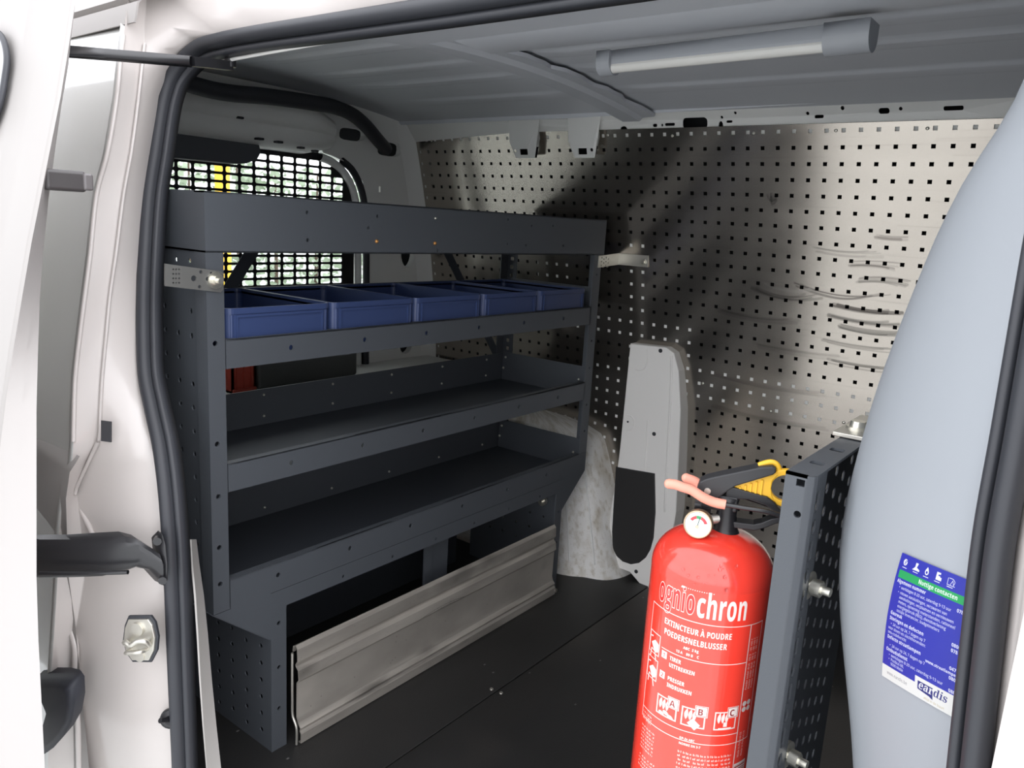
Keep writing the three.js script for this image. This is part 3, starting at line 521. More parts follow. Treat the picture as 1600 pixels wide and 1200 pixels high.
// ------------------------------------------------------------------ lamp under the roof
{
  const t = thing('strip_light', 'long unlit grey strip lamp with end caps under the roof', 'lamp');
  const A = onY(950, 100, 1.335), B = onY(1340, 58, 1.335);
  const dir = B.clone().sub(A).normalize(), L = A.distanceTo(B);
  const prof = (s, dx) => { const o = []; for (let i = 0; i <= 12; i++) { const a = Math.PI * i / 12; o.push([s * 0.016 * Math.cos(a), -s * 0.015 * Math.sin(a)]); } o.push([-s * 0.016, 0.018], [s * 0.016, 0.018]); return o; };
  const lat = V(0, 0, 1), dep = V(0, 1, 0);
  const seg = (a, b, s) => { const p = [A.clone().addScaledVector(dir, a * L), A.clone().addScaledVector(dir, b * L)]; const g = [sweep(p, prof(s), () => lat, () => dep)]; for (const q of p) { const sh = new THREE.ShapeGeometry(shapeOf(prof(s))); g.push(swap(sh, (x, y) => [q.x, q.y + y, q.z + x], false)); } return g; };
  const lampGrey = std(0.36, 0.375, 0.40, 0.5);
  obj('housing', seg(0, 1, 0.85), lampGrey, t);
  obj('diffuser', sweep([A.clone().addScaledVector(dir, 0.035 * L).add(V(0, -0.0075, 0.004)), A.clone().addScaledVector(dir, 0.9 * L).add(V(0, -0.0075, 0.004))], circ(0, 0, 0.0095, 16), () => lat, () => dep), std(0.75, 0.74, 0.70, 0.35), t);
  obj('end_cap', seg(-0.03, 0.035, 1.3), lampGrey, t);
  obj('end_cap', seg(0.9, 1.05, 1.45), lampGrey, t);
}

// ------------------------------------------------------------------ bulkhead with sticker
const bulkX = (() => {
  const sil = [[1600, 150], [1578, 186], [1545, 212], [1512, 268], [1480, 330], [1440, 420], [1402, 520], [1371, 600], [1346, 690], [1326, 760], [1313, 830], [1309, 900], [1316, 1000], [1328, 1100], [1335, 1200], [1338, 1350], [1338, 1600]];
  const zt = 1.24, pts = sil.map(([u, v]) => { const p = onZ(u, v, zt), d = ray(u, v); return { y: p.y, x: p.x, s: d.x / d.z }; }).sort((a, b) => a.y - b.y);
  const lerp = (y) => {
    if (y <= pts[0].y) return pts[0]; const n = pts.length - 1; if (y >= pts[n].y) return pts[n];
    let i = 0; while (pts[i + 1].y < y) i++; const t = (y - pts[i].y) / (pts[i + 1].y - pts[i].y); return { x: pts[i].x + t * (pts[i + 1].x - pts[i].x), s: pts[i].s + t * (pts[i + 1].s - pts[i].s) };
  };
  const soft = (y) => { let x = 0, s = 0; for (let k = -3; k <= 3; k++) { const q = lerp(y + k * 0.012); x += q.x / 7; s += q.s / 7; } return { x, s }; };
  return (z, y) => { const q = soft(y), d = z - zt; return Math.min(1.18, q.x + q.s * d + (d > 0 ? 4.2 : 0.9) * d * d); };
})();
{
  const b = struct('wall_front');
  const rows = []; for (let k = 0; k <= 60; k++) { const y = -0.02 + 1.42 * k / 60, r = []; for (let i = 0; i <= 60; i++) { const z = -0.05 + (nearZ(y) + 0.046) * i / 60; r.push(V(bulkX(z, y), y, z)); } rows.push(r); }
  obj('bulkhead', grid(rows, 0.006), M.bulk, b);
  obj('bulkhead_back', box(1.22, 1.23, -0.1, 1.42, -0.12, 1.50), M.dark, b);
  const hit = (u, v) => { const d = ray(u, v); let lo = 0.5, hi = 1.2; for (let t = 0.5; t < 1.2; t += 0.002) { const p = CAM.clone().addScaledVector(d, t); if (p.x > bulkX(p.z, p.y)) { hi = t; lo = t - 0.002; break; } } for (let i = 0; i < 30; i++) { const m = (lo + hi) / 2, p = CAM.clone().addScaledVector(d, m); if (p.x > bulkX(p.z, p.y)) hi = m; else lo = m; } return CAM.clone().addScaledVector(d, lo); };
  const TL = hit(1413, 864), BL = hit(1381, 1056), TR = hit(1512, 905), BR = hit(1487, 1119);
  const tex = canvasTex(900, 1200, (x, w, h) => {
    x.fillStyle = '#2a33b4'; x.fillRect(0, 0, w, h); x.scale(0.85, 1); w /= 0.85;
    x.fillStyle = '#f2f2ee'; x.fillRect(0, 1075, w, 125); x.fillRect(480, 1010, w - 480, 190);
    x.fillStyle = '#1fae62'; x.fillRect(40, 150, w, 74);
    x.fillStyle = '#f4f6ff'; x.strokeStyle = '#f4f6ff'; x.lineWidth = 9;
    const T = (s, a, b, px, bold, col = '#eef0ff') => { x.fillStyle = col; x.font = (bold ? 'bold ' : '') + px + 'px sans-serif'; x.fillText(s, a, b); };
    // row of small emblems
    x.beginPath(); x.arc(95, 70, 30, 0, 7); x.fill(); x.fillStyle = '#2a33b4'; x.fillRect(92, 52, 34, 8); x.fillRect(82, 66, 30, 9); x.fillRect(82, 82, 24, 7);
    x.fillStyle = '#f4f6ff'; x.beginPath(); x.moveTo(250, 35); x.lineTo(290, 35); x.lineTo(275, 75); x.lineTo(320, 90); x.lineTo(320, 105); x.lineTo(215, 105); x.lineTo(250, 75); x.fill();
    x.beginPath(); x.moveTo(420, 30); x.quadraticCurveTo(470, 90, 420, 105); x.quadraticCurveTo(370, 90, 420, 30); x.fill(); x.fillStyle = '#2a33b4'; x.beginPath(); x.arc(420, 80, 13, 0, 7); x.fill(); x.fillStyle = '#f4f6ff';
    x.fillRect(545, 35, 50, 70); x.fillStyle = '#2a33b4'; x.fillRect(570, 52, 30, 14); x.fillStyle = '#f4f6ff'; x.fillRect(590, 75, 24, 30);
    x.lineWidth = 5; x.beginPath(); x.moveTo(690, 45); x.lineTo(690, 105); x.lineTo(780, 105); x.moveTo(700, 45); x.lineTo(740, 45); x.quadraticCurveTo(790, 60, 760, 95); x.moveTo(725, 100); x.lineTo(745, 60); x.lineTo(765, 100); x.stroke();
    for (const a of [65, 235, 385, 535, 690]) { x.fillStyle = '#f4f6ff'; x.fillRect(a, 118, 70, 6); }
    T('Nuttige contacten', 345, 204, 56, true, '#f2fff6');
    const rows = [['Algemeen nummer', 45, 270, 1], ['•  werkdagen 8-20 uur, zaterdag 9-13 uur', 95, 318, 0], ['•  nieuwe aansluitingen, verzwaren van', 95, 366, 0], ['aansluitingen, verplaatsen en vernieuwen', 130, 408, 0], ['meters, opneming meterstanden, rationeel', 130, 450, 0], ['energiegebruik (REG), dienstverlening', 130, 492, 0], ['sociale leverancier, budgetmeters', 130, 534, 0], ['Gasreuk', 45, 560 + 20, 1], ['Storingen en defecten', 45, 632, 1], ['•  24 uur op 24, 7 dagen op 7', 75, 680, 0], ['voor doven en slechthorenden:', 45, 722, 0], ['sms-codebericht', 45, 764, 0], ['Defecte straatlampen', 45, 812, 1], ['•  24 uur op 24, 7 dagen op 7', 95, 880, 0], ['Ombudsdienst', 45, 930, 1], ['•  werkdagen 8-20 uur, zaterdag 9-13 uur', 95, 972, 0], ['•  Postbus 60,', 95, 1012, 0], ['9090 Melle', 130, 1052, 0]];
    for (const [s, a, b2, bo] of rows) T(s, a, b2, bo ? 46 : 38, bo);
    for (const [s, b2] of [['078', 300], ['0800', 600], ['078', 650], ['0471', 806], ['0800', 890], ['0800', 1000]]) T(s, 850, b2, 42, true);
    T('www.straatlampen.be', 590, 846, 38, true);
    T('www.eandis.be', 80, 1150, 44, false, '#8a8a92');
    x.fillStyle = '#23287f'; x.beginPath(); x.moveTo(515, 1045); x.lineTo(690, 1045); x.lineTo(690, 1150); x.lineTo(650, 1135); x.lineTo(515, 1120); x.fill();
    x.font = 'bold italic 100px serif'; x.fillStyle = '#f4f4f4'; x.fillText('ear', 520, 1110); x.fillStyle = '#23287f'; x.fillText('dis', 690, 1110);
    T('altijd in de buurt', 590, 1180, 30, false, '#c8b890');
  });
  const st = []; for (let i = 0; i <= 10; i++) { const r = [], v = i / 10; for (let j = 0; j <= 10; j++) { const u = j / 10 * 1.22; const a = TL.clone().lerp(TR, u), c = BL.clone().lerp(BR, u), p = a.lerp(c, v); r.push(V(bulkX(p.z, p.y) - 0.0012, p.y, p.z)); } st.push(r); }
  const g = grid(st, 0.0004); const uvA = g.attributes.uv; for (let i = 0; i < uvA.count; i++) uvA.setY(i, 1 - uvA.getY(i));
  tag(obj('sticker', g, std(0.6, 0.6, 0.6, 0.4, 0, { map: tex })), 'blue sticker of white Dutch contact lines with a green strip on the grey bulkhead', 'sticker');
}

// ------------------------------------------------------------------ perforated steel frame beside the bulkhead, extinguisher, holder
const FX = 0.950, FY = 0.842, FZ = 1.301;
{
  const t = thing('steel_upright', 'grey folded steel upright with perforated web standing in front of the bulkhead', 'frame');
  obj('front_face', plateZ(FZ - 0.003, 0.003, rect(FX, FX + 0.021, 0, FY), [circ(FX + 0.016, FY - 0.040, 0.0036, 10), rect(FX + 0.011, FX + 0.019, FY - 0.012, FY - 0.005)], 0.0), M.shelf, t);
  const fillet = []; for (let k = 0; k <= 6; k++) { const a = Math.PI / 2 * k / 6; fillet.push([V(FX + 0.021 + 0.006 * Math.sin(a), 0, FZ - 0.006 + 0.006 * Math.cos(a)), V(FX + 0.021 + 0.006 * Math.sin(a), FY, FZ - 0.006 + 0.006 * Math.cos(a))]); }
  obj('front_edge', grid(fillet, 0.002), M.shelf, t);
  const oh = []; for (let k = 0; k < 32; k++) { const y = FY - 0.03 - k * 0.026; if (y < 0.02) break; oh.push(k % 2 ? circ(FZ - 0.022, y, 0.006, 10, 0.0085) : rrect(FZ - 0.027, FZ - 0.017, y - 0.011, y + 0.011, 0.003, 2)); }
  obj('slotted_flange', plateX(FX + 0.025, 0.002, rect(FZ - 0.044, FZ - 0.006, 0, FY - 0.004), oh), M.shelf, t);
  const wh = []; for (let r = 0; r < 30; r++) for (let c = 0; c < 8; c++) wh.push(rrect(FZ - 0.055 - c * 0.032 - 0.0052, FZ - 0.055 - c * 0.032 + 0.0052, FY - 0.04 - r * 0.0275 - (c % 2) * 0.0137 - 0.0065, FY - 0.04 - r * 0.0275 - (c % 2) * 0.0137 + 0.0065, 0.003, 1));
  obj('web', plateX(FX, 0.002, rect(FZ - 0.33, FZ - 0.003, 0, FY - 0.002), wh.filter((h) => h.every((p) => p[1] > 0.01))), M.shelfDark, t);
  obj('top_flange', plateY(FY - 0.003, 0.003, [[FX, FZ - 0.33], [FX + 0.028, FZ - 0.33], [FX + 0.028, FZ - 0.004], [FX + 0.024, FZ], [FX, FZ]], [rrect(FX + 0.007, FX + 0.021, FZ - 0.058, FZ - 0.046, 0.002, 1), rrect(FX + 0.007, FX + 0.021, FZ - 0.128, FZ - 0.114, 0.002, 1), rrect(FX + 0.007, FX + 0.021, FZ - 0.24, FZ - 0.226, 0.002, 1)]), M.shelf, t);
  for (const [u, v] of [[1266, 915], [1232, 1180]]) {
    const p = onX(u, v, FX + 0.0275), d = V(1, 0, 0.12).normalize(), q = (s) => p.clone().addScaledVector(d, s);
    const b = obj('bolt', [rod(q(-0.004), q(0.0), 0.015, 24), rod(q(0), q(0.021), 0.0045, 12)], M.bolt, t);
    obj('nut', rod(q(0.002), q(0.012), 0.0088, 6), M.bolt, b);
  }
  const k = thing('angle_bracket', 'whitish steel angle with a big bolt head on top of the grey upright', 'bracket');
  obj('plate', box(FX - 0.008, FX + 0.034, FY + 0.001, FY + 0.006, FZ - 0.30, FZ - 0.178, 0.001), M.zinc, k);
  obj('upright', plateX(FX + 0.031, 0.003, [[FZ - 0.30, FY + 0.004], [FZ - 0.21, FY + 0.004], [FZ - 0.25, FY + 0.052], [FZ - 0.30, FY + 0.052]], []), M.zinc, k);
  obj('bolt', [at(new THREE.CylinderGeometry(0.013, 0.013, 0.003, 20), FX + 0.010, FY + 0.0075, FZ - 0.215), at(new THREE.CylinderGeometry(0.009, 0.010, 0.007, 6), FX + 0.010, FY + 0.012, FZ - 0.215)], M.bolt, k);
}
{
  const D = 0.875, ax = CAM.clone().addScaledVector(ray(1113, 880), D), R = 0.0672;
  const topY = ax.y - 0.0045;          // shoulder height
  const t = thing('fire_extinguisher', 'red powder fire extinguisher with white print, gauge and yellow safety clip', 'extinguisher', undefined, [ax.x, 0, ax.z]);
  const toCam = Math.atan2(CAM.x - ax.x, CAM.z - ax.z);
  t.rotation.y = toCam;               // local +z faces the photographer
  const bot = topY - 0.36;
  const tex = canvasTex(2048, 1730, (x, w, h) => {
    const mm = w / (2 * Math.PI * 60.5);           // canvas pixels per millimetre round the body
    x.fillStyle = '#fa4232'; x.fillRect(0, 0, w, h);
    const cx = w / 2, q0 = R / 0.0605, X = (a) => cx + a * mm, Y = (b) => ((b < 53 ? b : 53 + (b - 53) * 1.2) - 20) * mm;
    const T = (s, a, b, size, sx = 0.75, bold = true, col = '#fbeee8', stroke = 0) => { x.save(); x.translate(X(a), Y(b)); x.scale(sx, 1); x.font = (bold ? 'bold ' : '') + size * mm + 'px sans-serif'; if (stroke) { x.strokeStyle = '#fbeee8'; x.lineWidth = stroke * mm; x.strokeText(s, 0, 0); x.fillStyle = '#d2201a'; x.fillText(s, 0, 0); } else { x.fillStyle = col; x.fillText(s, 0, 0); } x.restore(); };
    const Bx = (a, b, c, d, lw = 0.8) => { x.strokeStyle = '#fbe6e0'; x.lineWidth = lw * mm; x.strokeRect(X(a), Y(b), (c - a) * mm, (d - b) * mm); };
    const Ln = (a, b, c, d, lw = 0.8) => { x.strokeStyle = '#fbe6e0'; x.lineWidth = lw * mm; x.beginPath(); x.moveTo(X(a), Y(b)); x.lineTo(X(c), Y(d)); x.stroke(); };
    T('ognio', -54, 46, 35, 0.46, true, '#f00', 1.5); T('chron', -10, 47, 36, 0.50);
    for (let i = 0; i < 13; i++) { x.fillStyle = '#fbeee8'; x.fillRect(X(-22 + i * 2.2), Y(20.5), 0.9 * mm, 0.9 * mm); }
    x.fillStyle = '#fbeee8'; x.beginPath(); x.moveTo(X(-27), Y(22)); x.quadraticCurveTo(X(-24), Y(17), X(-28), Y(15)); x.quadraticCurveTo(X(-20), Y(14), X(-23), Y(22)); x.fill();
    Bx(-62, 53, 64, 180); Ln(47, 53, 47, 230, 1); Ln(-62, 150, 47, 150);
    T('EXTINCTEUR À POUDRE', -42, 64, 8.6, 0.72); T('POEDERSNELBLUSSER', -41, 73, 8.6, 0.72);
    T('ABC  2 kg', -18, 78.5, 3.8, 0.9); T('13 A    89 B    C', -25, 83.5, 3.8, 0.9);
    Ln(-42, 86, 47, 86);
    // pictograms: hands on the lever
    for (const [b, k] of [[78, 1], [101, 2]]) {
      Bx(-61, b, -45, b + 22, 0.9); x.fillStyle = '#fbeee8';
      x.beginPath(); x.moveTo(X(-46), Y(b + 8)); x.lineTo(X(-52), Y(b + 6)); x.lineTo(X(-58), Y(b + 10)); x.lineTo(X(-55), Y(b + 13)); x.lineTo(X(-51), Y(b + 17)); x.lineTo(X(-46), Y(b + 15)); x.fill();
      Ln(-60, b + 5, -56, b + 4, 1.4); Ln(-58, b + 23, -57, b + 15, 1.4); Ln(-57, b + 15, -51, b + 16, 1.2); Ln(-51, b + 17, -48, b + 24, 1.2);
      x.fillStyle = '#fbeee8'; { const q = k === 1 ? 88 : 106; x.fillRect(X(-41), Y(q), 6.5 * mm, 7.5 * mm); T(String(k), -39.4, q + 5.2, 6.4, 0.9, true, '#d01810'); }
    }
    T('TIRER', -31, 93, 6, 0.75); T('UITTREKKEN', -31, 99, 6, 0.75); T('PRESSER', -31, 111, 6, 0.75); T('INDRUKKEN', -31, 117, 6, 0.75);
    // fire classes
    [['A', -40], ['B', -12], ['C', 20]].forEach(([s, a], i) => {
      Bx(a, 128 + i * 0.5, a + 22, 147.5, 1.4); x.fillStyle = '#fbeee8';
      for (let k = 0; k < 3; k++) { const q = a + 4 + k * 4; x.beginPath(); x.moveTo(X(q), Y(139)); x.quadraticCurveTo(X(q - 4), Y(134), X(q + 1), Y(129)); x.quadraticCurveTo(X(q + 3), Y(135), X(q), Y(139)); x.fill(); }
      if (i === 0) for (let k = 0; k < 3; k++) { x.beginPath(); x.ellipse(X(a + 6 + k * 5), Y(143 - (k % 2) * 2), 3.4 * mm, 2 * mm, 0.3, 0, 7); x.fill(); }
      if (i === 1) { x.save(); x.translate(X(a + 12), Y(142)); x.rotate(0.7); x.fillRect(-5 * mm, -4 * mm, 10 * mm, 8 * mm); x.restore(); }
      if (i === 2) { x.fillRect(X(a + 4), Y(143), 14 * mm, 1.2 * mm); x.fillRect(X(a + 9), Y(138), 4 * mm, 5 * mm); }
      x.fillStyle = '#fbeee8'; x.fillRect(X(a + 12), Y(124.5), 12.5 * mm, 12 * mm); x.fillStyle = '#b81812'; x.strokeStyle = '#b81812'; x.lineWidth = 0.5 * mm; x.strokeRect(X(a + 12.9), Y(125.2), 10.7 * mm, 10.2 * mm);
      T(s, a + 14.4, 132.9, 9.6, 0.95, true, '#8a0c0c');
    });
    // small print
    const para = (a, b, n, wd, sz, step, st) => { for (let i = 0; i < n; i++) { let q = 0; while (q < wd - 2) { const l = 2 + ((i * 7 + q * 13 + st) % 7); x.fillStyle = '#f8d8d0'; for (let k = 0; k < l && q + k * 0.9 < wd; k++) if ((k * 5 + i * 3 + st) % 4) x.fillRect(X(a + q + k * 0.95), Y(b + i * step - sz * (((k + i) % 3) ? 0.75 : 1)), 0.62 * mm, sz * mm * (((k + i) % 3) ? 0.75 : 1)); q += l + 1.2; } } };
    para(-60, 155, 3, 18, 1.7, 3, 3); para(-60, 168, 7, 24, 2.0, 3.4, 5); para(-60, 196, 4, 24, 2.0, 3.4, 8);
    T('GLORIA GP-2x ABC'.slice(7), -12, 158, 3.6, 0.85); T('NORME EN 3-7', -12, 163, 3.6, 0.85);
    para(-12, 171, 7, 54, 2.4, 3.7, 2); para(-12, 202, 3, 40, 2.2, 3.7, 4); T('EXTINCTEUR', -12, 200, 4.4, 0.8); T('BENOR', -50, 190 + 26, 7, 0.8);
    // side strip with turned print and emblem
    x.save(); x.translate(X(55), Y(100)); x.rotate(-Math.PI / 2); x.fillStyle = '#f8d8d0'; for (let i = 0; i < 3; i++) { x.font = 3.4 * mm + 'px sans-serif'; x.fillText('Poeder onder druk   EN 3   -30 +60 C', -14 * mm, (-3 + i * 4) * mm); } x.restore();
    x.fillStyle = '#fbeee8'; x.save(); x.translate(X(55), Y(127)); for (let i = 0; i < 4; i++) { x.rotate(Math.PI / 2); x.beginPath(); x.arc(3.2 * mm, 3.2 * mm, 2.8 * mm, 0, 7); x.fill(); } x.fillStyle = '#d01d16'; x.fillRect(-1.3 * mm, -1.3 * mm, 2.6 * mm, 2.6 * mm); x.restore();
    x.save(); x.translate(X(55), Y(166)); x.rotate(-Math.PI / 2); x.fillStyle = '#f8d8d0'; for (let i = 0; i < 2; i++) { x.font = 3.4 * mm + 'px sans-serif'; x.fillText('Made in Poland CE', -10 * mm, (-2 + i * 5) * mm); } x.restore();
    x.fillStyle = '#fbeee8'; x.fillRect(X(48), Y(180), 18 * mm, 34 * mm); x.fillStyle = '#b0201a'; for (let i = 0, y = 182; y < 212; i++) { const th = 0.4 + (i * 7 % 4) * 0.3; x.fillRect(X(49), Y(y), 16 * mm, th * mm); y += th + 0.5 + (i * 5 % 3) * 0.3; }
  });
  const redPrint = std(0.88, 0.88, 0.88, 0.2, 0, { map: tex, clearcoat: 0.9, clearcoatRoughness: 0.06 });
  // body: printed shell, domed shoulder, base
  const HB = 1730 / 2048 * 2 * Math.PI * R; // printed height
  const shell = new THREE.CylinderGeometry(R, R, HB, 96, 1, true, Math.PI); // u = 0.5 faces +z
  obj('cylinder', at(shell, 0, topY - HB / 2, 0), redPrint, t);
  const dome = []; for (let i = 0; i <= 20; i++) { const a = Math.PI / 2 * i / 20; dome.push(new THREE.Vector2(Math.max(0.001, R * Math.pow(Math.cos(a), 0.9)), topY + 0.048 * Math.sin(a))); }
  obj('shoulder', new THREE.LatheGeometry(dome, 72), M.red, t);
  obj('base', new THREE.LatheGeometry([[R, topY - HB], [R, bot + 0.02], [R - 0.004, bot], [0.001, bot]].map((p) => new THREE.Vector2(...p)), 48), M.red, t);
  const yN = topY + 0.020, nx = 0.009;      // neck
  obj('neck', at(new THREE.LatheGeometry([[0.001, 0.012], [0.0165, 0.014], [0.0185, 0.018], [0.0185, 0.0235], [0.0155, 0.0255], [0.0135, 0.030], [0.0108, 0.046], [0.0112, 0.058], [0.0125, 0.066], [0.001, 0.068]].map(([a, b]) => new THREE.Vector2(a, yN + b)), 36), nx, 0, 0), M.black, t);
  // valve block and lever: local x points to the photographer's right
  obj('valve_block', [box(-0.021, 0.020, yN + 0.050, yN + 0.068, -0.0095, 0.0095, 0.003), rod(V(-0.026, yN + 0.051, 0.0), V(-0.008, yN + 0.051, 0.0), 0.009, 14)], M.black, t);
  const lev = slab([[-0.024, 0.0714], [-0.0209, 0.0685], [-0.0105, 0.0646], [-0.0039, 0.0639], [0.0063, 0.0756], [0.0139, 0.0824], [0.0503, 0.1006], [0.0524, 0.103], [0.052, 0.106], [0.0498, 0.107], [0.0387, 0.1049], [-0.0064, 0.0875], [-0.0166, 0.0831], [-0.022, 0.0793]].reverse(), 0.018, [], 0.0015);
  obj('lever', at(lev, 0, yN, -0.009), std(0.028, 0.028, 0.03, 0.5), t);
  obj('pivot', at(new THREE.CylinderGeometry(0.0036, 0.0036, 0.0245, 14).rotateX(Math.PI / 2), -0.014, yN + 0.0715, 0), M.zinc, t);
  // carrying handle: an open loop of plastic
  const hs = slab([[0.006, 0.079], [0.0316, 0.0748], [0.0482, 0.0726], [0.0566, 0.0675], [0.0619, 0.0614], [0.074, 0.056], [0.085, 0.054], [0.085, 0.042], [0.0713, 0.0453], [0.062, 0.047], [0.0501, 0.0395], [0.0399, 0.0345], [0.010, 0.0335], [0.010, 0.0385], [0.0385, 0.0395], [0.047, 0.043], [0.056, 0.049], [0.063, 0.0515], [0.055, 0.061], [0.046, 0.066], [0.0323, 0.0689], [0.0174, 0.0669], [0.0124, 0.0632], [0.008, 0.050]], 0.015, [], 0.001);
  obj('carry_handle', at(hs, 0, yN, -0.0075), M.black, t);
  // yellow safety clip with ring and ribs
  const cx0 = 0.0665, cy0 = 0.0845;
  const ring = new THREE.Shape(); ring.absellipse(cx0, cy0, 0.0205, 0.0200, 0, Math.PI * 2); const rh = new THREE.Path(); rh.absellipse(cx0, cy0, 0.0160, 0.0155, 0, Math.PI * 2); ring.holes.push(rh);
  const clip = obj('safety_clip', [at(new THREE.ExtrudeGeometry(ring, { depth: 0.006, bevelEnabled: true, bevelSize: 0.0008, bevelThickness: 0.0008, bevelSegments: 2, curveSegments: 24 }), 0, yN, -0.003),
    at(slab([[0.0112, 0.0768], [0.0226, 0.0733], [0.0391, 0.072], [0.0491, 0.0708], [0.0562, 0.0682], [0.0526, 0.0738], [0.0504, 0.0825], [0.0510, 0.092], [0.0560, 0.099], [0.0514, 0.1005], [0.0282, 0.0878]], 0.008, [], 0.001), 0, yN, -0.004),
    tube([V(0.036, yN + 0.105, 0), V(0.0424, yN + 0.1085, 0), V(0.0481, yN + 0.1105, 0), V(0.0532, yN + 0.1094, 0), V(0.0564, yN + 0.1055, 0), V(0.0575, yN + 0.101, 0)], 0.0032, 20, 8)], M.yellow, t);
  for (let k = 0; k < 5; k++) obj('rib', box(0.0185 + k * 0.0055, 0.0208 + k * 0.0055, yN + 0.0695 - k * 0.0008, yN + 0.080 + k * 0.0028, 0.003, 0.0068, 0.0008), M.yellow, clip);
  // pressure gauge
  const gp = V(-0.0195, yN + 0.0385, 0.028), gz = V(-0.10, 0.12, 1).normalize();
  const gauge = new THREE.Group(); gauge.name = 'gauge'; gauge.position.copy(gp); gauge.scale.setScalar(0.80); gauge.quaternion.setFromUnitVectors(V(0, 0, 1), gz); t.add(gauge);
  obj('rim', new THREE.LatheGeometry([[0.001, -0.018], [0.008, -0.018], [0.010, -0.013], [0.0185, -0.012], [0.0195, -0.008], [0.0195, 0.003], [0.0185, 0.005], [0.0172, 0.004]].map((p) => new THREE.Vector2(...p)), 40).rotateX(Math.PI / 2), std(0.55, 0.42, 0.28, 0.35, 0.85), gauge);
  const gt = canvasTex(256, 256, (x) => {
    x.fillStyle = '#eef2f2'; x.fillRect(0, 0, 256, 256); x.lineWidth = 30;
    const arc = (a, b, c) => { x.strokeStyle = c; x.beginPath(); x.arc(128, 138, 78, a, b); x.stroke(); };
    arc(Math.PI * 1.17, Math.PI * 1.42, '#c32f38'); arc(Math.PI * 1.42, Math.PI * 1.6, '#1f8f52'); arc(Math.PI * 1.6, Math.PI * 1.9, '#c32f38');
    x.strokeStyle = '#1b3b32'; x.lineWidth = 8; x.beginPath(); x.moveTo(124, 150); x.lineTo(140, 66); x.stroke();
    x.fillStyle = '#555'; x.font = '18px sans-serif'; x.fillText('0', 28, 140); x.fillText('bar', 160, 170); x.fillText('17', 150, 148);
    x.fillStyle = '#b09a58'; x.beginPath(); x.arc(124, 156, 15, 0, 7); x.fill(); x.fillStyle = '#eee'; x.beginPath(); x.arc(124, 156, 7, 0, 7); x.fill();
  });
  const face = new THREE.CircleGeometry(0.0178, 40); obj('dial', at(face, 0, 0, 0.002), std(1, 1, 1, 0.25, 0, { map: gt, clearcoat: 1, clearcoatRoughness: 0.03 }), gauge);
  obj('stem', rod(gp.clone().addScaledVector(gz, -0.016), V(nx - 0.006, yN + 0.040, 0.004), 0.0055, 12), M.zinc, t);
  // water drops on the shoulder
  for (let k = 0; k < 26; k++) { const a = -0.5 + 1.0 * rnd(), h = 0.004 + 0.027 * rnd(), i = Math.asin(Math.min(1, h / 0.048)), rr = R * Math.pow(Math.cos(i), 0.9), s = 0.0006 + 0.0016 * Math.pow(rnd(), 3); const g = new THREE.SphereGeometry(s, 8, 6); obj('water_drop', at(g, rr * Math.sin(a), topY + h, rr * Math.cos(a)), std(1, 1, 1, 0.02, 0, { transmission: 1, thickness: 0.003, ior: 1.33 }), t); }

  // holder: a fork with two pink dipped prongs that cradles the neck
  const h = thing('extinguisher_holder', 'black wire fork with two pink dipped tips round the extinguisher neck', 'holder', undefined, [ax.x, 0, ax.z]);
  h.rotation.y = toCam;
  const pv = (x, y, z) => V(x, yN + y, z);
  obj('wire', tube([pv(0.004, 0.0625, 0.021), pv(0.0266, 0.0620, 0.021), pv(0.0483, 0.0615, 0.020), pv(0.0683, 0.0575, 0.017), pv(0.084, 0.054, 0.012)], 0.0027, 24, 8), M.blackMetal, h);
  obj('wire', tube([pv(-0.012, 0.0640, -0.020), pv(0.03, 0.060, -0.020), pv(0.06, 0.055, -0.016), pv(0.084, 0.052, -0.008)], 0.0027, 24, 8), M.blackMetal, h);
  const prong = (pts) => { const c = new THREE.CatmullRomCurve3(pts), g = [new THREE.TubeGeometry(c, 40, 0.0054, 14, false), at(new THREE.SphereGeometry(0.0054, 14, 10), pts[0].x, pts[0].y, pts[0].z)]; obj('dipped_tip', g, M.pink, h); };
  prong([pv(-0.0550, 0.0773, 0.023), pv(-0.0480, 0.0774, 0.023), pv(-0.0406, 0.0758, 0.023), pv(-0.0305, 0.0735, 0.022), pv(-0.0176, 0.0672, 0.022), pv(-0.0061, 0.0634, 0.021), pv(0.0065, 0.0625, 0.021)]);
  prong([pv(-0.0395, 0.0728, -0.021), pv(-0.0300, 0.0704, -0.021), pv(-0.0211, 0.0662, -0.020), pv(-0.0100, 0.0640, -0.020)]);
}

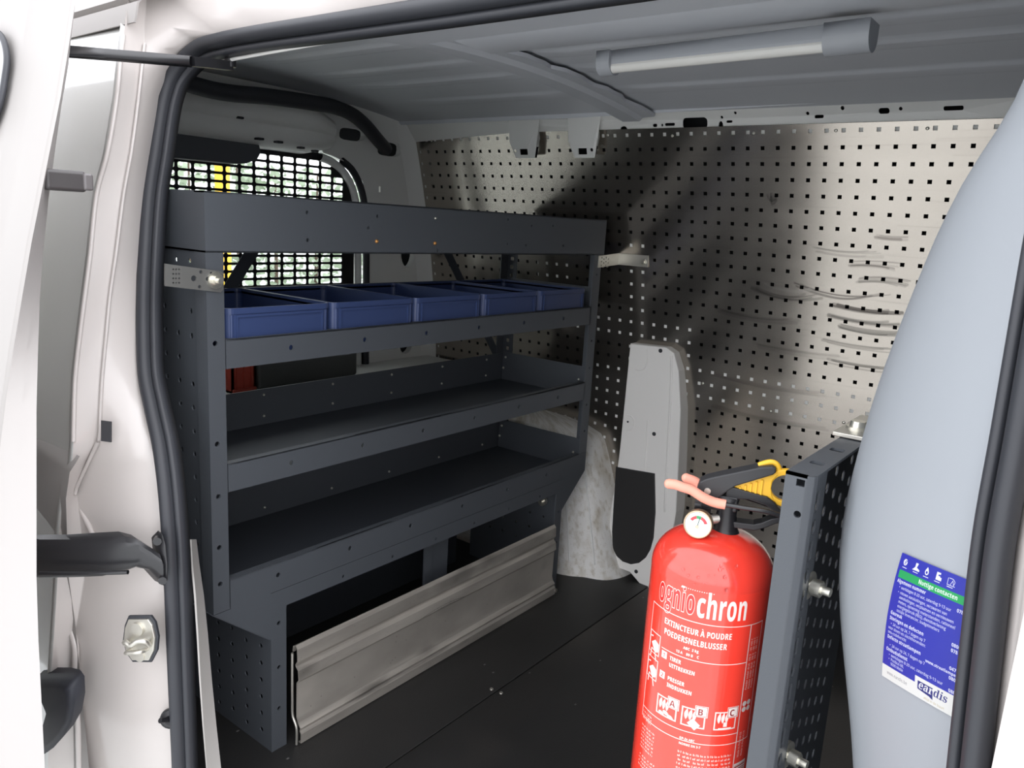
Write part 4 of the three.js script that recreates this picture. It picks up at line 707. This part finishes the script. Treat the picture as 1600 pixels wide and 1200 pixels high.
// ------------------------------------------------------------------ near side of the body: door opening, jamb, quarter panel
const sealL = [[281, 1330], [279, 1200], [274, 1080], [270, 985], [267, 905], [263, 830], [258, 765], [253, 722], [248, 690], [237, 640], [227, 588], [224, 525], [224, 462], [226, 400], [233, 300], [242, 240], [257, 150], [270, 112], [287, 86], [312, 64], [345, 53], [400, 42], [500, 26], [600, 10], [700, -6], [900, -40], [1200, -92], [1500, -146]];
{
  const n = struct('wall_near');
  // jamb faces from the seal outwards to the outer skin
  const S = sealL, B1 = [[124, 1330], [122, 1200], [117, 1080], [119, 985], [133, 905], [128, 830], [120, 765], [138, 722], [154, 690], [157, 640], [160, 588], [166, 525], [172, 462], [181, 400], [194, 300], [205, 240], [217, 150], [222, 105], [226, 68], [228, 25], [232, -30], [300, -90], [440, -115], [560, -75], [665, -90], [870, -125], [1180, -180], [1490, -235]];
  const B2 = [[70, 1330], [75, 1200], [78, 1080], [85, 985], [90, 905], [92, 830], [100, 765], [113, 722], [115, 690], [116, 640], [118, 588], [125, 525], [133, 462], [141, 400], [152, 300], [168, 240], [183, 150], [188, 100], [193, 55], [200, 0], [208, -70], [280, -140], [425, -165], [545, -130], [650, -150], [860, -185], [1170, -240], [1480, -300]];
  const rows = S.map((s, i) => {
    const top = i > 19 ? (i > 21 ? 1 : 0.5) : 0;
    const p0 = onNear(...s, -0.012), p1 = onNear(...s, 0.0), p3 = onNear(...B1[i], 0.062 - 0.03 * top), p4 = onNear(...B2[i], 0.098 - 0.05 * top), p2 = p1.clone().lerp(p3, 0.5);
    p2.z += 0.004; p2.x += top ? 0 : 0.006;
    return [p0, p1, p2, p3, p3.clone().lerp(p4, 0.08).add(V(-0.003, 0, -0.002)), p4];
  });
  obj('door_jamb', grid(rows, 0.0), M.paint, n);
  // seams and ridges pressed into the jamb
  const seam = (pts, dz, r, m = M.paint) => obj('seam', tube(pts.map(([u, v]) => onNear(u, v, dz)), r, 60, 8), m, n);
  seam(B1.slice(7, 19), 0.063, 0.0026);
  seam(B2.slice(8, 19), 0.098, 0.0035);
  seam([[153, 690], [140, 718], [126, 748], [119, 765], [118, 772]], 0.066, 0.003);
  seam([[118, 772], [127, 795], [138, 820], [148, 842]], 0.058, 0.0045);
  seam([[112, 985], [118, 1010], [117, 1060], [122, 1130], [125, 1210]], 0.066, 0.006);
  // outer skin of the quarter panel, recessed where other vans carry a window
  const sk = []; const lev = B2.slice(0, 21).reverse();
  for (let i = 0; i < lev.length; i++) { const p = onNear(...lev[i], i < 2 ? 0.075 : 0.098); sk.push([p, V(p.x - 0.006, p.y, p.z + 0.004), V(p.x - 0.014, p.y, p.z - 0.006), V(p.x - 0.35, p.y - 0.01, p.z - 0.004), V(p.x - 0.9, p.y - 0.02, p.z - 0.03)]); }
  obj('quarter_panel', grid(sk), std(0.52, 0.525, 0.505, 0.3, 0, { clearcoat: 1, clearcoatRoughness: 0.05 }), n);
  { const y = 0.652, z = nearZ(y) + 0.095; obj('quarter_ledge', grid([[0.012, -0.004, -0.065], [0.0, 0.006, -0.062], [-0.012, 0.010, -0.07], [-0.06, 0.012, -0.085], [-0.2, 0.006, -0.11], [-0.3, -0.01, -0.135], [-0.8, -0.03, -0.15]].map(([dy, dz, x]) => [V(x, y + dy, z + dz), V(-0.9, y + dy, z + dz - 0.02)]).reverse()), M.skin, n); }
  // roof gutter side above the skin
  const gy = 1.368, gz = nearZ(1.368) + 0.098;
  obj('cant_rail', grid([[gy - 0.035, 0.008, -0.105], [gy - 0.004, 0.004, -0.10], [gy, -0.004, -0.10], [gy + 0.006, 0.004, -0.10], [gy + 0.05, -0.02, -0.09], [gy + 0.09, -0.09, -0.08]].map(([y, z, x]) => [V(x, y, gz + z), V(-1.0, y, gz + z - 0.03)]).reverse(), 0.003), M.skin, n);
  // outer roof over all
  const ro = []; for (let k = 0; k <= 12; k++) { const z = -0.2 + 1.42 * k / 12; ro.push([V(-1.0, roofY(z) + 0.03, z), V(1.3, roofY(z) + 0.03, z)]); }
  obj('roof_outer', grid(ro, 0.01), M.paint, n);
  // top of the body side above the door
  const tp = S.slice(19).map((s, i) => { const p = onNear(...B2[19 + i], 0.05); return [p, V(p.x, p.y + 0.03, p.z - 0.004), V(p.x, 1.44, p.z - 0.05)]; });
  obj('body_top', grid(tp), M.paint, n);
  // front jamb, right of the opening
  const FR = [[1700, 60], [1680, 200], [1660, 350], [1640, 520], [1620, 690], [1600, 850], [1580, 1020], [1560, 1200], [1545, 1340]];
  const fr = FR.map(([u0, v]) => { const u = u0 - 14 + 0.055 * Math.max(0, 850 - v); const p0 = onNear(u - 4, v, -0.01), p1 = onNear(u + 6, v, 0.0), p2 = onNear(u + 16, v, 0.006), p3 = onNear(u + 22, v, 0.004), p4 = onNear(u + 60, v, 0.03), p5 = onNear(u + 180, v, 0.06); return [p0, p1, p2, p3, p4, p5, V(p5.x + 0.4, p5.y, p5.z + 0.02)]; });
  obj('front_jamb', grid(fr), M.paint, n);
  obj('front_side', box(1.16, 1.24, -0.15, 1.40, 1.40, 1.46), M.paint, n);
  // inner lining behind the jamb so no light leaks past the shelves
  const edge = sealL.slice(0, 19).map(([u, v]) => onNear(u, v, 0)), ex = (y) => { if (y <= edge[0].y) return edge[0].x; for (let i = 0; i + 1 < edge.length; i++) if (y <= edge[i + 1].y) return edge[i].x + (edge[i + 1].x - edge[i].x) * (y - edge[i].y) / (edge[i + 1].y - edge[i].y); return edge[edge.length - 1].x; };
  const ln = []; for (let y = -0.1; y <= 1.40; y += 0.05) ln.push([V(-0.95, y, nearZ(y) + 0.012), V(-0.3, y, nearZ(y) + 0.012), V(ex(y) + 0.01, y, nearZ(y) - 0.01)]);
  obj('side_lining', grid(ln, 0.006), M.dark, n);
  // pale inner edge of the body seen between seal and shelving
  const ie = [[300, 843], [302, 880], [307, 930], [311, 990], [315, 1060], [320, 1130], [326, 1200], [332, 1290]].map(([u, v], i) => { const a = onNear(u - 4, v, -0.02), b = onNear(u + 4 + i * 2.4, v, -0.045); return [a, b]; });
  obj('inner_edge', grid(ie, 0.003), std(0.36, 0.345, 0.325, 0.5), n);  // body white darkened in the colour, since this strip is strongly lit

  // rubber seal round the opening
  const sl = struct('trim_1');
  const pathOf = (pts, dz) => { const c = new THREE.CatmullRomCurve3(pts.map(([u, v]) => onNear(u, v, dz))); return c.getPoints(220); };
  const seal = (pts, wide, flip) => {
    const P = pathOf(pts, 0), lat = [], Z = V(0, 0, 1);
    for (let i = 0; i < P.length; i++) { const T = P[Math.min(i + 1, P.length - 1)].clone().sub(P[Math.max(i - 1, 0)]).normalize(); lat.push(V(0, 0, 0).crossVectors(T, Z).normalize().multiplyScalar(flip)); }
    // profile: outer bulb, groove, inner lip; lateral points into the opening
    const pr = []; for (let i = 0; i <= 10; i++) { const a = Math.PI - Math.PI * i / 10; pr.push([0.0115 + 0.0125 * Math.cos(a), 0.004 + 0.014 * Math.sin(a)]); }
    pr.push([0.0235, -0.004]); for (let i = 0; i <= 8; i++) { const a = Math.PI * 0.85 - Math.PI * 0.95 * i / 8; pr.push([0.030 + 0.0065 * Math.cos(a), -0.006 + 0.007 * Math.sin(a)]); }
    pr.push([0.037, -0.02], [0.0, -0.02]);
    obj('rubber_seal', sweep(P, pr.map(([a, b]) => [a * wide, b * 0.9]), (i) => lat[i], () => Z), M.rubber, sl);
  };
  seal(sealL, 0.86, 1);
  seal(FR.map(([u, v]) => [u - 13 + 0.055 * Math.max(0, 850 - v), v]), 0.76, 1);
}
// ------------------------------------------------------------------ fittings on the jamb
{
  // sliding door, pushed back: its leading edge at the left of the picture
  const d = thing('sliding_door', 'white sliding door pushed back, its leading edge upright at the left', 'door');
  const ed = [[125, -60], [118, 0], [107, 75], [95, 150], [80, 225], [65, 300], [50, 375], [37, 450], [22, 540], [10, 620], [0, 700], [-8, 800], [-14, 900], [-18, 1000], [-20, 1100], [-21, 1200], [-22, 1320]];
  const inn = [[121, -60], [116, 0], [107, 100], [96, 165], [86, 235], [76, 310], [68, 390], [62, 470], [59, 560], [57, 640], [57, 720], [57, 800], [57, 900], [60, 1000], [65, 1100], [70, 1200], [76, 1320]];
  const zE = (v) => 1.655 - 0.10 * Math.pow(Math.max(0, (700 - v) / 700), 2);
  const face = ed.map(([u, v], i) => { const a = onZ(u, v, zE(v)), b = onZ(inn[i][0], inn[i][1], zE(v) - 0.028); return { a, b }; });
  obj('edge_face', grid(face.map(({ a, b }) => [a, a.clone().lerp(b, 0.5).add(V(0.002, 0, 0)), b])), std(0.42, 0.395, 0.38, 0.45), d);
  const outer = face.map(({ a }) => [a, V(a.x - 0.004, a.y, a.z + 0.004), V(a.x - 0.055, a.y, a.z + 0.009), V(a.x - 0.075, a.y, a.z + 0.007), V(a.x - 0.10, a.y, a.z + 0.016), V(a.x - 0.9, a.y, a.z + 0.018)]);
  obj('outer_panel', grid(outer), M.skin, d);
  obj('inner_panel', grid(face.map(({ b }) => [b, V(b.x - 0.9, b.y, b.z)])), M.paint, d);
  // window of the sliding door, only its rounded corner is in view
  const wg = [[-60, 40], [-8, 48], [3, 58], [9, 75], [11, 95], [8, 120], [3, 150], [-6, 180], [-60, 300]].map(([u, v]) => onZ(u, v, zE(v) + 0.024));
  const cG = wg.reduce((s, p) => s.add(p.clone().multiplyScalar(1 / wg.length)), V(0, 0, 0));
  obj('window_glass', grid([wg, wg.map(() => cG)], 0), std(0.25, 0.26, 0.27, 0.1), d);
  obj('window_gasket', tube(wg, 0.004, 50, 8), M.rubber, d);

  const c = thing('door_catch', 'small dark plastic catch sticking out of the sliding door edge', 'catch');
  const cp = onZ(83, 281, 1.60);
  obj('body', at(new RoundedBoxGeometry(0.03, 0.026, 0.05, 3, 0.005), cp.x, cp.y, cp.z - 0.01), std(0.05, 0.045, 0.045, 0.4), c);
  obj('tip', at(new RoundedBoxGeometry(0.034, 0.021, 0.012, 3, 0.003), cp.x + 0.002, cp.y, cp.z - 0.035), std(0.12, 0.11, 0.11, 0.35), c);

  // black arm that carries the sliding door
  const a = thing('carrier_bracket', 'black steel arm with bolted flange carrying the sliding door', 'bracket');
  const top = [[40, 838], [62, 843], [110, 843], [160, 840], [195, 838], [215, 843], [235, 856], [250, 866]], btm = [[40, 900], [62, 903], [110, 902], [160, 900], [195, 892], [212, 886], [232, 890], [252, 912]];
  const zz = (u) => 1.475 + (250 - u) / 200 * 0.11;
  const sec = top.map(([u, v], i) => { const [u2, v2] = btm[i], p = onZ(u, v, zz(u)), q = onZ(u2, v2, zz(u2)), m = (k) => p.clone().lerp(q, k); return [p.clone().add(V(-0.02, 0.002, 0)), p, m(0.12).add(V(0.008, 0, 0.002)), m(0.3).add(V(0.012, 0, 0.002)), m(0.7).add(V(0.012, 0, 0.002)), m(0.88).add(V(0.008, 0, 0.002)), q, q.clone().add(V(-0.02, -0.002, 0))]; });
  obj('arm', grid(sec, 0.004), M.blackMetal, a);
  obj('web_strip', tube([[62, 896], [120, 896], [170, 895], [200, 894]].map(([u, v]) => onZ(u, v, zz(u) + 0.012)), 0.0035, 20, 8), M.blackMetal, a);
  const fo = [[238, 838], [247, 829], [254, 834], [259, 850], [262, 880], [262, 905], [257, 912], [250, 908], [243, 895], [246, 870], [240, 856]].map(([u, v]) => onNear(u, v, 0.030));
  const fc = fo.reduce((s, p) => s.add(p.clone().multiplyScalar(1 / fo.length)), V(0, 0, 0));
  obj('flange', grid([[...fo, fo[0]].map((p) => p.clone().add(V(0, 0, 0))), [...fo, fo[0]].map((p) => p.clone().add(V(0.005, 0, 0.004))), [...fo, fo[0]].map(() => fc.clone().add(V(0.006, 0, 0.005)))]), M.blackMetal, a);
  for (const [u, v] of [[247, 842], [255, 903]]) { const p = onNear(u, v, 0.034); obj('bolt', rod(p, p.clone().add(V(0.009, 0, 0.006)), 0.0065, 8), M.blackMetal, a); }

  // striker plate with its loop
  const s = thing('striker_plate', 'zinc door striker plate with wire loop on the white jamb', 'striker');
  const pc = onNear(222, 997, 0.047), ex = onNear(240, 997, 0.034).sub(onNear(204, 997, 0.050)).normalize(), ey = V(0, 1, 0), ez = V(0, 0, 0).crossVectors(ex, ey).normalize(), sc = onNear(249, 997, 0.032).distanceTo(onNear(197, 997, 0.054)) / 2, sy = sc * 0.0 + onNear(222, 964, 0.042).distanceTo(onNear(222, 1033, 0.042)) / 2;
  const plate = (k, th) => { const g = slab([[-0.62, 1], [0.62, 1], [0.86, 0.72], [1, 0.1], [0.9, -0.5], [0.55, -1], [-0.5, -1], [-0.85, -0.6], [-1, -0.05], [-0.86, 0.6]].map(([x, y]) => [x * sc * k, y * sy * k]), th, [], 0.001); g.applyMatrix4(new THREE.Matrix4().makeBasis(ex, ey, ez)); return at(g, pc.x, pc.y, pc.z); };
  obj('gasket', plate(1.0, 0.003), M.rubber, s);
  obj('plate', plate(0.88, 0.006), M.zinc, s);
  const L = (x, y, z) => pc.clone().addScaledVector(ex, x * sc).addScaledVector(ey, y * sy).addScaledVector(ez, z);
  obj('rivet', rod(L(0, 0.5, 0.004), L(0, 0.5, 0.011), 0.011, 20), M.zinc, s);
  obj('rivet', rod(L(0, -0.68, 0.004), L(0, -0.68, 0.009), 0.010, 20), M.zinc, s);
  obj('loop', tube([L(-0.6, -0.3, 0.004), L(-0.55, 0.0, 0.016), L(-0.35, 0.12, 0.022), L(0, 0.02, 0.024), L(0.35, 0.16, 0.022), L(0.65, 0.1, 0.018), L(0.6, -0.25, 0.006)], 0.0042, 40, 8), M.zinc, s);
  obj('bar', tube([L(-0.45, -0.45, 0.006), L(-0.4, -0.38, 0.02), L(0, -0.34, 0.022), L(0.4, -0.34, 0.020), L(0.45, -0.4, 0.006)], 0.0036, 24, 8), M.zinc, s);

  const b = thing('bump_stop', 'small black rubber buffer with a stud low on the jamb', 'buffer');
  const bp = onNear(268, 1121, 0.006), bd = V(0.75, 0.1, 0.65).normalize();
  obj('pad', [rod(bp, bp.clone().addScaledVector(bd, 0.005), 0.0175, 20), rod(bp.clone().addScaledVector(bd, 0.005), bp.clone().addScaledVector(bd, 0.010), 0.0155, 20, 0.009)], M.black, b);
  { const q = onNear(250, 1126, 0.03); obj('stud', rod(bp.clone().addScaledVector(bd, 0.008), q, 0.0042, 10), M.black, b); }
  const k = tag(obj('contact_plate', grid([[[160, 655], [175, 657]], [[160, 687], [175, 689]]].map((r) => r.map(([u, v]) => onNear(u, v, u < 170 ? 0.066 : 0.058).add(V(0.006, 0, 0.003)))), 0.003), std(0.045, 0.045, 0.05, 0.5)), 'small dark rectangular contact plate on the white jamb', 'plate');
  // check strap at the top
  const cs = thing('door_stay', 'black stay bar from the top of the sliding door into the opening', 'stay');
  const pts = [[95, 78], [107, 80], [170, 85], [240, 91], [300, 96]].map(([u, v], i) => onZ(u, v, 1.56 - 0.055 * i));
  obj('bar', grid(pts.map((p) => [V(p.x, p.y + 0.008, p.z), V(p.x + 0.004, p.y + 0.006, p.z + 0.006), V(p.x + 0.005, p.y - 0.005, p.z + 0.007), V(p.x, p.y - 0.009, p.z), V(p.x - 0.01, p.y, p.z - 0.006), V(p.x, p.y + 0.008, p.z)])), M.blackMetal, cs);
  const e0 = onZ(300, 96, 1.34), e1 = onZ(360, 103, 1.27);
  obj('roller_head', [bar(e0, e1, 0.014, 0.014, V(0, 1, 0)), at(new THREE.CylinderGeometry(0.009, 0.009, 0.016, 14), e1.x, e1.y + 0.006, e1.z)], M.black, cs);
  const rb = tag(obj('rubber_bumper', (() => { const o = [[55, 1060], [68, 1059], [95, 1060], [109, 1064], [116, 1074], [117, 1100], [112, 1128], [100, 1150], [84, 1168], [70, 1178], [55, 1182]].map(([u, v]) => onNear(u, v, 0.112)), cc = onNear(78, 1110, 0.112); return grid([o.map((p) => p.clone().add(V(-0.02, 0, -0.025))), o, o.map((p) => p.clone().lerp(cc, 0.25).add(V(0.004, 0, 0.006))), o.map(() => cc.clone().add(V(0.005, 0, 0.008)))]); })(), std(0.02, 0.022, 0.03, 0.6)), 'rounded black rubber buffer low behind the sliding door edge', 'buffer');
}

// ------------------------------------------------------------------ outside, behind the rear window
{
  const leaf = new THREE.PlaneGeometry(0.07, 0.045);
  const hd = thing('hedge', 'pale green hedge seen through the rear window grille', 'hedge');
  const geos = []; const N = 9000;
  for (let k = 0; k < N; k++) { const g = leaf.clone(); g.rotateX(rnd() * 6.3); g.rotateY(rnd() * 6.3); g.rotateZ(rnd() * 6.3); const y = -0.5 + 1.95 * rnd(); g.translate(-5.2 + 0.9 * (rnd() - 0.5), y, -6.4 + 9.5 * rnd()); geos.push(g); }
  const fm = std(0.30, 0.36, 0.26, 0.8, 0, { transmission: 0.3, thickness: 0 });
  obj('foliage', geos, fm, hd).userData.kind = 'stuff';
  const core = []; for (let k = 0; k < 20; k++) core.push(rod(V(-5.2 + 0.2 * (rnd() - 0.5), -0.55, -6.2 + k * 0.46), V(-5.2 + 0.3 * (rnd() - 0.5), 1.4, -6.2 + k * 0.46), 0.03, 6, 0.01));
  obj('stem', core, std(0.1, 0.07, 0.05, 0.9), hd);
  const p = onX(347, 260, -3.2);
  const pst = thing('marker_post', 'yellow post outside, seen through the rear window grille', 'post');
  obj('post', at(new THREE.CylinderGeometry(0.045, 0.045, 2.4, 16), p.x, 0.65, p.z), M.yellow, pst);
  obj('cap', at(new THREE.SphereGeometry(0.045, 16, 8), p.x, 1.85, p.z), M.yellow, pst);
}

renderer.render(scene, camera);
